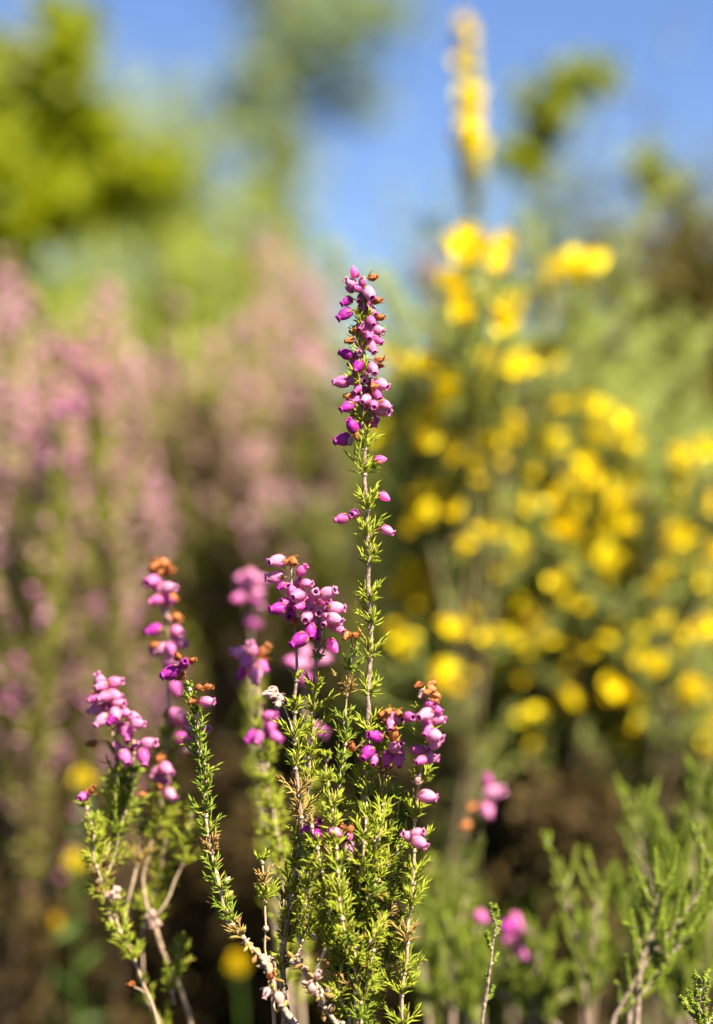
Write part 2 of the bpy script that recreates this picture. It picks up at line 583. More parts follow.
# --- the tall one in the middle, with the leafy thicket round its foot
random.seed(21)
hA = Heather('tallest bell heather, straight stem ending in a long pink flower spike above a leafy foot', G0(352, 1.0))
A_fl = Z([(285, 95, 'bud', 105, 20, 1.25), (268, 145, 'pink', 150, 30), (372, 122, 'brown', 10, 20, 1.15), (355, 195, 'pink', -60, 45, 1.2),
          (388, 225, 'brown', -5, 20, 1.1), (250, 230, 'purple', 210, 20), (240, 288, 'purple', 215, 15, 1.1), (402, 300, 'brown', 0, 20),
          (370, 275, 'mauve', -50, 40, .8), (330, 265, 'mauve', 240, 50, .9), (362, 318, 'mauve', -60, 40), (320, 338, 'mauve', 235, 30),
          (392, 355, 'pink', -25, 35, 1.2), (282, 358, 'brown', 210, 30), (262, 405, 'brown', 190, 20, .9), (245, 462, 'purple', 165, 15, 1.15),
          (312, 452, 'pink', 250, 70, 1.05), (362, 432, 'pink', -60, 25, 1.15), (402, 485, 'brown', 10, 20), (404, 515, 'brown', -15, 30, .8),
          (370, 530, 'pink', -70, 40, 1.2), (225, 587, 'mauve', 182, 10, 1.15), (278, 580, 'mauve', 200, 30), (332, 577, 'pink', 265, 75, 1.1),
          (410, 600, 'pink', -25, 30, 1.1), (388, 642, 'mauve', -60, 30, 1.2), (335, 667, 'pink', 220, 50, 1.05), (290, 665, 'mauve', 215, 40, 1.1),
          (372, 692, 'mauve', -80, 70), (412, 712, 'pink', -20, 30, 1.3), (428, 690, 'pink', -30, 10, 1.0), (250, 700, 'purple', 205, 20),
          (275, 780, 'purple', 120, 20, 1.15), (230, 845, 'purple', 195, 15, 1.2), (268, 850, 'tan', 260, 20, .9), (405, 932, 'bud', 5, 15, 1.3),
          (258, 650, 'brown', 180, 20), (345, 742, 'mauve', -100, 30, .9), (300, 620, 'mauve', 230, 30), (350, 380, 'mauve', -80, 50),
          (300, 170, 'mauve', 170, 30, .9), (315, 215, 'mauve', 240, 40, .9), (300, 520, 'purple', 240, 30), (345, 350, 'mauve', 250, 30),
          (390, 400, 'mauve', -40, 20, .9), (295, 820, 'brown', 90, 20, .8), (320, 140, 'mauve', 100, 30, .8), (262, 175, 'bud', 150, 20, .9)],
         290, 250, 4.45)
for _ in range(40):             # the bells round the back of the spike
    y = U(290, 425)
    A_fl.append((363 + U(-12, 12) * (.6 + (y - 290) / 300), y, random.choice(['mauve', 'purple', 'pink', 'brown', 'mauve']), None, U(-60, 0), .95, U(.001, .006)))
A_fl += [(385, 497, 'bud', -35, 20, 1.25), (388, 531, 'pink', -25, 20, 1.1), (341, 519, 'mauve', 195, 10, 1.15), (354, 514, 'mauve', 200, 70, 1.0)]
A_path = [(363, 276), (361, 330), (360, 385), (363, 432), (366, 480), (367, 540), (371, 600), (370, 650), (369, 705), (366, 765), (361, 835), (357, 900, .004), (352, 965, .005), (346, 1030, .006)]
hA.branch(A_path, A_fl, leaves=(.03, .98), r=(.4, 1.25), label='straight flowering stem ending in the tall pink spike')
# small leafy side shoots on the tall stem and in the thicket
side = [[(352, 655), (347, 700), (343, 740), (341, 790), (343, 850), (349, 920)],
        [(392, 722), (386, 770), (380, 830), (370, 890), (360, 950)],
        [(372, 735), (367, 790), (364, 850), (360, 910), (356, 960)],
        [(345, 826), (346, 870), (350, 920), (352, 970)],
        [(398, 800), (390, 850), (378, 900), (364, 955)],
        [(326, 760), (331, 810), (338, 870), (345, 930), (350, 980)],
        [(385, 880), (376, 920), (364, 965), (356, 1000)],
        [(336, 880), (340, 920), (346, 965), (350, 1010)],
        [(404, 905), (396, 940), (380, 975), (362, 1010)],
        [(322, 905), (330, 935), (340, 975), (347, 1020)],
        [(313, 826), (322, 870), (333, 925), (345, 985)]]
E_fl = Z([(240, 255, 'brown'), (270, 240, 'brown'), (322, 250, 'brown'), (262, 285, 'brown'), (300, 342, 'brown', 80, 20, 1.2), (310, 272, 'pink', -10, 40, 1.25),
          (372, 265, 'mauve', 0, 60, 1.2), (205, 355, 'purple', 160, 30, 1.1), (172, 432, 'purple', 235, 30, 1.4), (205, 467, 'mauve', 260, 40),
          (266, 462, 'mauve', 262, 25, 1.4), (310, 402, 'pink', 30, 40, 1.2), (327, 440, 'mauve', -70, 30, 1.1), (318, 470, 'mauve', -80, 30),
          (100, 400, 'brown', 100, 20, .9), (285, 300, 'pink', -100, 40)], 330, 660, 4.654)
F_fl = Z([(20, 802, 'pink', 160, 20, 1.15), (52, 770, 'brown', 100, 10), (100, 782, 'brown', 60, 10), (80, 828, 'mauve', 250, 60), (90, 890, 'pink', -85, 15, 1.35),
          (40, 836, 'brown', 200, 20)], 330, 660, 4.654)
Ftri = Z([(293, 338, 'purple', 190, 30), (332, 318, 'purple', 60, 50), (330, 356, 'purple', 280, 75)], 220, 730, 3.395)
fls = [Z([(600, 505, 'brown'), (640, 500, 'brown')], 220, 530, 4.753), E_fl, [], F_fl, [], [], [], [], [], [], Ftri]
for i, (sp, fl_) in enumerate(zip(side, fls)):
    hA.branch([(x, y, U(-.012, .012)) for x, y in sp], fl_, d=1.0 - .004 * (i % 3), leaves=(.0, .95), r=(.28, .7), step=24, tuft=1.0 + .1 * (i > 4),
              dry=.12 if i > 3 else .06, lm='leaf' if i % 4 else 'leaf_dark')
for i in range(24):             # short leafy shoots filling the thicket
    x0 = U(322, 404); y0 = U(830, 990)
    sp = [(x0, y0, U(-.02, .02)), ((x0 + 355) / 2 + U(-6, 6), y0 + 40, U(-.015, .015)), (354 + U(-6, 6), y0 + 90, 0)]
    hA.branch(sp, [], leaves=(0, .9), r=(.25, .6), step=20, tuft=1.0, dry=.25 if i % 3 == 0 else .1, lm='leaf_dark' if i % 3 == 1 else 'leaf')

# --- right-hand stem of the thicket
random.seed(22)
hD = Heather('bell heather right of the tall one, bare pale lower stem and brown-tipped pink cluster', G0(398, .99))
D_fl = Z([(408, 120, 'brown'), (470, 112, 'brown'), (495, 165, 'brown'), (450, 150, 'brown'), (490, 192, 'brown'), (475, 135, 'brown'), (430, 160, 'tan'),
          (465, 207, 'mauve', 0, 40), (497, 232, 'mauve', -20, 20, 1.1), (440, 256, 'pink', 200, 40, 1.2), (502, 275, 'pink', -5, 20, 1.2),
          (450, 302, 'mauve', 250, 40, 1.1), (487, 355, 'pink', -20, 30, 1.35), (482, 396, 'pink', 220, 30, 1.15), (405, 420, 'mauve', 170, 30, 1.1),
          (470, 457, 'pink', -2, 15, 1.4), (460, 636, 'pink', -8, 15, 1.3), (408, 552, 'tan', 80, 20, 1.0), (420, 470, 'mauve', 200, 40),
          (362, 820, 'pink', 150, 30, 1.2), (412, 806, 'pink', 20, 30, 1.1), (420, 852, 'pink', -30, 30, 1.25), (455, 330, 'mauve', 230, 30)], 330, 660, 4.654)
hD.branch([(430, 688), (427, 720), (421, 765), (415, 800), (413, 860), (410, 915), (405, 965), (401, 1030)], D_fl, d=.99, leaves=(.03, .98), r=(.3, .95), step=30)
hD.branch([(394, 800), (388, 840), (384, 880), (394, 930), (402, 985)], [], d=.995, leaves=(0, .7), r=(.25, .6), step=26)

# --- the two-stemmed one left of the tall stem, and its low dark curved shoot; woody knots at the foot
random.seed(23)
hB_curs = []
hB = Heather('bell heather with two leafy stems under a big pink cluster, knotted woody foot', G0(292, 1.0))
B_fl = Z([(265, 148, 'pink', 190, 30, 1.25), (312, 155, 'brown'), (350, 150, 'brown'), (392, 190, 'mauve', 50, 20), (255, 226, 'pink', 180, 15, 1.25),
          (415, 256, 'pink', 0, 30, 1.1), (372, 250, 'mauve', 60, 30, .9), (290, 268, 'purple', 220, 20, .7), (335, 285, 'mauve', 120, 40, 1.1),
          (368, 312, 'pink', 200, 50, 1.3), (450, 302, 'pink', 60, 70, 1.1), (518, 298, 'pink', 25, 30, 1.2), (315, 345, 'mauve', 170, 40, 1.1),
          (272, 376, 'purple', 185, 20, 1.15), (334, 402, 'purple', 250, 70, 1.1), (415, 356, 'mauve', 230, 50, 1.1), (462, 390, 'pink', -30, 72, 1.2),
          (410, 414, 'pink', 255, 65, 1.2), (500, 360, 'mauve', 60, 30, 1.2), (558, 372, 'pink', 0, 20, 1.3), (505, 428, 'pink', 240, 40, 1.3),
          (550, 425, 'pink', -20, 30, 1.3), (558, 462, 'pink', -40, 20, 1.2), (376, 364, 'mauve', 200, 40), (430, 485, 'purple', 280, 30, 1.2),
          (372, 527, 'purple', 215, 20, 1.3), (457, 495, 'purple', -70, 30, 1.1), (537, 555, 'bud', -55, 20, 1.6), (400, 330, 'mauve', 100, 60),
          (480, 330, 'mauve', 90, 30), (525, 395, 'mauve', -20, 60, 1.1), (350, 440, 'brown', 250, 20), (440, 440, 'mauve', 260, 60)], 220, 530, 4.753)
hB_curs.append(hB.branch([(291, 568), (294, 610), (297, 650), (294, 700), (296, 760), (300, 820), (296, 880), (286, 930), (283, 975), (288, 1030)],
          B_fl[:16] + B_fl[17:18] + B_fl[23:24] + B_fl[25:26], leaves=(.22, .8), r=(.3, 1.5), step=27)[1])
hB_curs.append(hB.branch([(329, 590), (322, 630), (316, 665), (314, 710), (309, 760), (304, 820), (296, 870), (286, 920), (284, 980)],
          B_fl[16:17] + B_fl[18:23] + B_fl[24:25] + B_fl[26:], d=1.005, leaves=(.16, .75), r=(.3, 1.3), step=26)[1])
hB_curs.append(hB.branch([(276, 692), (283, 705), (292, 728), (297, 745)], Z([(225, 780, 'tan'), (262, 790, 'tan'), (290, 800, 'tan'), (275, 830, 'tan'), (250, 770, 'tan')], 220, 530, 4.753),
          leaves=(0, 0), r=(.25, .4), ground=False, label='withered side twig with a grey flower head')[1])
hB_curs.append(hB.branch([(310, 852), (306, 885), (306, 925), (297, 955)], [], d=.99, leaves=(0, .95), r=(.25, .6), step=14, tuft=.9, ground=False)[1])
hB_curs.append(hB.branch([(262, 862), (266, 905), (266, 955), (278, 985)], [], d=.995, leaves=(0, .35), r=(.3, .7), step=20, ground=False)[1])
hB_curs.append(hB.branch([(328, 1002), (322, 992), (312, 978), (320, 960), (326, 948)], [(311, 987, 'tan', 110, 20, 1.3), (318, 974, 'tan', 60, 20, 1.0)], d=.985, leaves=(0, 0), r=(.5, .8), ground=False)[1])
hB_curs.append(hB.branch([(262, 955), (275, 985), (285, 1010), (300, 1035)], [(266, 994, 'tan', 250, 20, 1.3), (280, 1000, 'tan', 280, 20, 1.3), (272, 975, 'brown', 60, 20, 1)], d=.99, leaves=(0, 0), r=(1.2, 1.7))[1])
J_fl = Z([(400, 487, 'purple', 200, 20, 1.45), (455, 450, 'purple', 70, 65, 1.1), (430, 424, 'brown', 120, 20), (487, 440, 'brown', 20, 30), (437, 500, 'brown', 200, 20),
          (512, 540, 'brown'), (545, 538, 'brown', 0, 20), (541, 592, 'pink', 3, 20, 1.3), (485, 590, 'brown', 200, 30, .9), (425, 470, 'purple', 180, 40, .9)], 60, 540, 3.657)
hB_curs.append(hB.branch([(184, 668), (190, 690), (196, 712), (200, 745), (205, 775), (206, 805), (211, 845), (219, 885), (228, 915), (240, 935), (256, 952), (270, 968)],
          J_fl, d=.995, leaves=(.06, .78), r=(.3, 1.1), step=17, tuft=.95, lm='leaf_dark', label='leafy shoot curving up to a dark purple bell')[1])
hB_curs.append(hB.branch([(340, 1030), (325, 1005), (312, 985), (302, 968), (290, 960)], [], d=.99, leaves=(0, 0), r=(1.0, 1.3), ground=False)[1])
# knots of old wood where the stems fork
kn = MB()
random.seed(5)
low = [q for c in hB_curs for q in c if P(0, 1024).z < q.z < P(0, 885).z]
for _ in range(95):
    q = random.choice(low)
    c = q + randdir() * U(.0008, .0022)
    dr = (randdir() + Vector((0, 0, .5))).normalized()
    kn.tube([q, c, c + dr * .0018, c + dr * .0034], [.0005, .0005, U(.0007, .0013), .0003], 6, 0 if rnd() < .55 else 1, .25)
kn.build('wood_knots', [M['wood'], M['leaf_dry']], hB.root, hB.base)

# --- stem just behind, soft: small pink heads at its left
random.seed(24)
hG = Heather('slightly soft bell heather left of the big cluster, pink head over purple bells', G0(278, 1.08))
G_fl = Z([(90, 585, 'pink', 170, 20, 1.4), (150, 565, 'pink', 100, 30, 1.4), (125, 630, 'mauve', 250, 30, 1.4), (105, 682, 'purple', 240, 20, 1.3),
          (170, 690, 'pink', 272, 20, 1.5), (203, 650, 'mauve', -50, 20, 1.3), (215, 572, 'brown', 60, 20, 1.6), (240, 885, 'mauve', 10, 30, 1.3),
          (232, 945, 'mauve', 250, 30, 1.4), (150, 985, 'purple', 220, 20, 1.3), (268, 985, 'mauve', -30, 30, 1.4), (180, 990, 'mauve', 250, 30, 1.3)], 220, 530, 4.753)
hG.branch([(255, 655), (259, 700), (263, 745), (270, 800), (276, 850), (280, 900), (284, 960), (286, 1030)], G_fl, d=1.075, leaves=(.12, .8), r=(.35, 1.1), step=26, tuft=1.1)
hG.branch([(262, 760), (272, 810), (281, 860), (284, 920)], [], d=1.07, leaves=(0, .8), r=(.3, .8), step=24, ground=False)

# --- behind it, quite soft
random.seed(25)
hH = Heather('out-of-focus pink heather head on a pale stem, behind the left of the big cluster', G0(270, 1.21))
H_fl = Z([(100, 225, 'pink', None, None, 1.3), (150, 215, 'pink', None, None, 1.3), (150, 262, 'pink', None, None, 1.4), (192, 240, 'pink', None, None, 1.3),
          (125, 295, 'mauve', None, None, 1.3), (85, 325, 'mauve', None, None, 1.3), (182, 300, 'pink', None, None, 1.3), (185, 362, 'pink', None, None, 1.2),
          (155, 438, 'mauve', None, None, 1.4), (165, 330, 'mauve', None, None, 1.3), (120, 255, 'mauve', None, None, 1.3)], 220, 530, 4.753)
hH.branch([(250, 572), (250, 640), (254, 720), (262, 800), (272, 880), (282, 960), (290, 1030)], H_fl, d=1.2, leaves=(.2, .7), r=(.5, 2.8), step=22, tuft=1.1)
hI = Heather('out-of-focus pink heather head directly behind the big pink cluster', G0(305, 1.17))
I_fl = Z([(335, 625, 'mauve', None, None, 1.4), (400, 585, 'pink', None, None, 1.4), (420, 642, 'pink', None, None, 1.4), (490, 612, 'pink', None, None, 1.4), (375, 640, 'pink', None, None, 1.3),
          (410, 712, 'mauve', None, None, 1.4), (472, 955, 'mauve', None, None, 1.5)], 220, 530, 4.753)
hI.branch([(304, 655), (306, 710), (308, 780), (306, 860), (304, 950), (302, 1030)], I_fl, d=1.16, leaves=(.2, .9), r=(.4, 1.2), step=26)

# --- left plant: three stems fork from one low stem; and the leaning one
random.seed(26)
hK = Heather('soft bell heather at left, longest raceme with orange withered bells on top', G0(196, 1.09))
K_fl = Z([(345, 95, 'brown', None, None, 1.5), (380, 85, 'brown', None, None, 1.5), (402, 110, 'brown', None, None, 1.4), (355, 118, 'brown', None, None, 1.4), (335, 152, 'mauve', None, None, 1.4), (365, 172, 'pink', None, None, 1.5),
          (402, 175, 'pink', None, None, 1.4), (350, 222, 'mauve', None, None, 1.3), (385, 216, 'mauve', None, None, 1.3), (415, 210, 'brown', None, None, 1.3), (385, 265, 'tan', None, None, 1.4), (430, 285, 'brown', None, None, 1.4),
          (402, 292, 'tan', None, None, 1.3), (340, 330, 'purple', None, None, 1.4), (430, 335, 'pink', None, None, 1.4), (437, 375, 'pink', None, None, 1.4), (372, 400, 'pink', None, None, 1.4), (405, 400, 'mauve', None, None, 1.3),
          (425, 545, 'mauve', -60, 20, 1.4), (405, 445, 'pink', None, None, 1.2), (345, 385, 'brown'), (355, 405, 'mauve', None, None, 1.2), (445, 655, 'pink', None, None, 1.5), (482, 690, 'pink', None, None, 1.5), (455, 725, 'mauve', None, None, 1.3),
          (520, 690, 'pink', None, None, 1.4), (470, 768, 'tan', None, None, 1.4), (430, 640, 'pink', None, None, 1.3)], 60, 540, 3.657)
hK.branch([(160, 566), (164, 610), (170, 650), (168, 700), (166, 760), (170, 810), (162, 860), (154, 895), (153, 918), (165, 955), (180, 990), (192, 1030)],
          K_fl, d=1.085, leaves=(.3, .72), r=(.35, 1.15), step=19, tuft=1.45)
M_fl = Z([(365, 852, 'mauve', None, None, 1.3), (390, 840, 'pink', None, None, 1.3), (375, 880, 'mauve', None, None, 1.2), (402, 932, 'pink', -40, 30, 1.4), (365, 800, 'brown', None, None, 1.3), (365, 902, 'brown', None, None, 1.2), (350, 850, 'pink', None, None, 1.2)], 60, 540, 3.657)
hK.branch([(161, 770), (160, 810), (150, 850), (143, 880), (150, 912)], M_fl, d=1.075, leaves=(.1, .55), r=(.35, 1.0), step=19, tuft=1.4, ground=False)
hK.branch([(143, 795), (140, 850), (130, 890), (126, 925)], Z([(305, 935, 'brown', None, None, 1.2)], 60, 540, 3.657), d=1.075, leaves=(.1, .6), r=(.35, 1.2), step=24, ground=False)
hK.branch([(190, 815), (188, 840), (178, 875), (164, 905), (155, 918)], [], d=1.075, leaves=(0, .6), r=(.3, .9), step=20, ground=False)
hK.branch([(178, 945), (176, 965), (170, 985), (174, 1005)], [], d=1.07, leaves=(0, .95), r=(.3, .8), step=12, ground=False)
hK.branch([(150, 905), (142, 935), (146, 990), (160, 1030)], [], d=1.09, leaves=(.45, .95), r=(.3, .8), step=24)
random.seed(27)
hL = Heather('leftmost bell heather, leaning stem with a dense pink flower head', G0(170, 1.05))
L_fl = Z([(145, 512, 'pink', 110, 20, 1.3), (148, 535, 'pink', 200, 30, 1.2), (205, 520, 'pink', 10, 20, 1.4), (122, 580, 'mauve', None, None, 1.1), (160, 575, 'pink', None, None, 1.2), (200, 570, 'pink', None, None, 1.2), (215, 597, 'pink', None, None, 1.2),
          (130, 618, 'pink', 200, 20, 1.3), (165, 610, 'mauve', None, None, 1.2), (150, 662, 'pink', 220, 20, 1.2), (202, 640, 'pink', 280, 60, 1.3), (240, 632, 'pink', None, None, 1.2),
          (190, 657, 'purple', 230, 30, 1.1), (232, 690, 'mauve', None, None, 1.3), (245, 712, 'mauve', 280, 30, 1.2), (270, 650, 'pink', None, None, 1.3), (287, 672, 'pink', 0, 20, 1.3), (262, 680, 'pink', None, None, 1.2),
          (327, 745, 'pink', 10, 30, 1.4), (290, 757, 'mauve', 190, 30, 1.2), (305, 797, 'mauve', 280, 20, 1.3), (215, 762, 'pink', 120, 30, 1.2), (238, 797, 'mauve', -60, 30, 1.2), (130, 560, 'brown'), (115, 745, 'brown')], 60, 540, 3.657)
hL.branch([(104, 682), (112, 720), (114, 755), (116, 800), (108, 845), (102, 880), (116, 920), (132, 955), (148, 995), (158, 1030)], L_fl, d=1.05, leaves=(.18, .74), r=(.3, .95), step=19, tuft=1.2)
hL.branch([(122, 760), (120, 810), (112, 855), (104, 885)], [], d=1.055, leaves=(0, .9), r=(.3, .8), step=24, ground=False)
hL.branch([(134, 740), (130, 790), (118, 840), (106, 880)], [], d=1.05, leaves=(.1, .75), r=(.3, .8), step=24, ground=False, lm='leaf_dark')
hL.branch([(84, 800), (92, 830), (94, 860), (102, 885)], [(83, 797, 'mauve', 200, 60, 1.2), (92, 789, 'brown', 60, 20, 1)], d=1.04, leaves=(.1, .8), r=(.3, .7), step=20, ground=False)
hL.branch([(100, 880), (106, 905), (114, 928), (124, 945)], [], d=1.05, leaves=(0, .5), r=(.5, .9), step=20, ground=False)
hL.branch([(130, 985), (142, 990), (150, 1000)], [(130, 985, 'brown', 180, 20, .9)], d=1.05, leaves=(0, 0), r=(.2, .3), ground=False)
for bx_, by_, plant in ((113, 893, hL), (152, 922, hK)):   # grey lichen-like galls on the forks
    g = MB()
    for _ in range(14):
        c = P(bx_ + U(-4, 4), by_ + U(-6, 6), (1.05 if plant is hL else 1.077) + U(-.003, .001))
        dr = randdir()
        g.tube([c, c + dr * .0016, c + dr * .003], [.0006, U(.0008, .0013), .0003], 6, 0, .3)
    g.build('gall', [M['tan']], plant.root, plant.base)

# --- soft heather behind at right of the thicket
random.seed(28)
hN = Heather('out-of-focus bell heather right of the thicket, two round pink bells at its tip', G0(450, 1.2))
N_fl = Z([(200, 125, 'pink', 20, 30, 1.9), (182, 168, 'pink', -80, 40, 1.4), (182, 95, 'mauve', 100, 30, 1.2), (145, 160, 'brown', None, None, 1.3), (130, 202, 'brown', None, None, 1.6)], 410, 740, 2.353)
hN.branch([(488, 785), (478, 815), (470, 850), (466, 890), (458, 930), (452, 980), (450, 1030)], N_fl, d=1.19, leaves=(.12, 1), r=(.3, 1.0), step=16, tuft=1.0, lm='leaf_dark')
hN.branch([(432, 862), (428, 900), (426, 950), (432, 1000)], [], d=1.21, leaves=(0, 1), r=(.3, .8), step=18)
O_fl = Z([(168, 418, 'mauve', None, None, 1.5)], 410, 740, 2.353)
hN.branch([(480, 915), (474, 945), (466, 985), (460, 1030)], O_fl, d=1.19, leaves=(.1, 1), r=(.3, .8), step=18, lm='leaf_dark')
hO = Heather('out-of-focus low heather tip with four magenta bells, at the foot right of centre', G0(512, 1.21))
O2 = Z([(235, 462, 'mauve', None, None, 1.6), (264, 455, 'mauve', None, None, 1.7), (250, 425, 'mauve', None, None, 1.6), (260, 500, 'mauve', None, None, 1.5), (228, 440, 'purple', None, None, 1.4)], 410, 740, 2.353)
hO.branch([(516, 925), (512, 960), (506, 1000), (500, 1030)], O2, d=1.2, leaves=(.2, 1), r=(.3, .8), step=18, lm='leaf_dark')


# ------------------------------------------------------------------ green scale-leaved heath, lower right
def scale_shoot(lv, st, path, leafL=.0019, mi=0, rate=.00055, r0=.0004, fat=1.15):
    cur = spline(path, 6)
    st.tube(cur, [r0 * (.5 + 1.0 * i / len(cur)) for i in range(len(cur))], 6, 0)
    f = resample(cur, rate)
    for i in range(len(f) - 1):
        ax = (f[i] - f[i + 1]).normalized()
        for q in range(3):
            phi = i * 1.1 + q * 2.094
            lv.needle(f[i], cone(ax, R(U(22, 55)), phi), leafL * fat * U(.7, 1.2) * (.6 + .4 * min(1, i / 12)), .0007 * fat, 0, .3)


def heath(label, base_px, d, mains, seed, lm='heathgreen', shoots=9, slen=(28, 60), name='green_heath', wood=(.55, 1.15)):
    random.seed(seed)
    base = G0(base_px, d)
    root = thing(name, label, 'heath shrub', base, 'green heath shrubs')
    for pts in mains:
        st, lv = MB(), MB()
        path = [P(p[0], p[1], d + (p[2] if len(p) > 2 else 0)) for p in pts]
        path += [path[-1].lerp(base, .5), base]
        cur = spline(path, 8)
        vis = len(pts) * 8 - 7
        st.tube(cur, [.001 * (wood[0] * .4 + (wood[1] - wood[0] * .4) * min(1, i / vis)) for i in range(len(cur))], 7, 0, .08)
        scale_shoot(lv, st, cur[:max(5, vis // 4)])
        nsh = int(shoots * 2.1)
        for k in range(nsh):
            i = int(vis * (.08 + .85 * k / nsh) + U(0, 2))
            if i >= vis - 1:
                continue
            p = cur[i]
            ax = (cur[max(i - 2, 0)] - cur[i + 2]).normalized()
            sgn = 1 if k % 2 else -1
            dr = (ax * U(.7, 1.6) + RT * sgn * U(.35, .9) + FWD * U(-.6, .6) + Vector((0, 0, .2))).normalized()
            L = U(*slen) * .72 * F * d
            e = p + dr * L + Vector((0, 0, L * .25))
            m = p + dr * L * .55 - Vector((0, 0, L * .04))
            scale_shoot(lv, st, [e, m, p])
            for z in range(random.choice([0, 1, 2])):
                t = U(.3, .7)
                q = p.lerp(e, t)
                scale_shoot(lv, st, [q + (dr + randdir() * .8).normalized() * L * .35, q])
        o = st.build('branch', [M['wood']], root, base)
        lv.build('foliage', [M[lm]], o, base)
    return root


heath('green heath shoots with a grey woody stem slanting up to the right edge', 605, 1.07,
      [[(716, 845), (700, 890), (672, 930), (645, 965), (625, 1000), (612, 1030)],
       [(660, 885), (655, 910), (650, 940), (640, 970)],
       [(690, 930), (672, 955), (650, 985), (630, 1010)]], 31, shoots=8, lm='heathgreen')
heath('soft bushy green heath in the lower right corner, behind the slanting stem', 690, 1.18,
      [[(640, 790), (640, 840), (652, 900), (668, 960), (680, 1030)],
       [(706, 765), (700, 820), (690, 880), (688, 950), (690, 1030)],
       [(668, 835), (672, 880), (680, 940), (690, 1000)],
       [(625, 880), (640, 930), (660, 980), (680, 1030)],
       [(722, 880), (712, 930), (700, 990)], [(652, 950), (665, 985), (680, 1030)],
       [(735, 800), (725, 860), (715, 920), (702, 1000)], [(680, 870), (685, 930), (690, 1000)]], 32, shoots=15, slen=(30, 70), lm='heathgreen')
heath('upright soft green heath with a grey stem, between the magenta bells and the corner bush', 588, 1.15,
      [[(560, 860), (568, 905), (578, 945), (584, 985), (588, 1030)], [(598, 875), (596, 915), (592, 960), (590, 1010)]], 33, shoots=9, slen=(25, 50))
heath('thin yellow-green heath shoot standing alone at the bottom right of centre', 482, 1.02,
      [[(498, 912), (493, 945), (488, 985), (482, 1030)]], 34, shoots=3, slen=(14, 26), lm='heathgreen', wood=(.4, .8))
heath('small bright heath sprig cut by the bottom edge near the right corner', 705, 1.0,
      [[(699, 978), (701, 1000), (706, 1030)], [(688, 1005), (696, 1015), (706, 1035)]], 35, shoots=6, slen=(12, 24), lm='heathgreen', wood=(.3, .6))
heath('soft low green heath with fallen grey twigs right of the thicket', 470, 1.18,
      [[(400, 930), (440, 965), (480, 985), (530, 1010), (560, 1035)], [(560, 985), (520, 990), (490, 975), (455, 950)], [(540, 940), (535, 975), (530, 1030)],
       [(470, 960), (468, 990), (470, 1030)], [(430, 990), (450, 1005), (480, 1035)], [(445, 950), (450, 980), (470, 1030)], [(600, 960), (570, 990), (540, 1030)], [(415, 900), (420, 950), (430, 1030)]], 36, shoots=12, slen=(25, 50), lm='heathgreen')
heath('dark blurred green heath low at the back, behind the two magenta bells', 540, 1.4,
      [[(440, 900), (450, 940), (470, 980)], [(500, 930), (505, 960), (510, 1000)], [(610, 930), (600, 960), (590, 1000)]], 37, shoots=16, slen=(40, 70), lm='heathgreen', wood=(.7, 1.5))


# ------------------------------------------------------------------ gorse
def twig_spines(lv, cur, L=.011, every=.0022, mi=0, up=.5):
    for p, q in zip(resample(cur, every), resample(cur, every)[1:]):
        ax = (p - q).normalized()
        for _ in range(2):
            lv.needle(p, cone(ax, R(U(30, 80)), U(0, 6.28)), L * U(.5, 1.2), .0013, 0, .1)


def scatter(seed, n, x0, y0, x1, y1):
    random.seed(seed)
    return [(U(x0, x1), U(y0, y1), U(-.13, -.02)) for _ in range(n)]


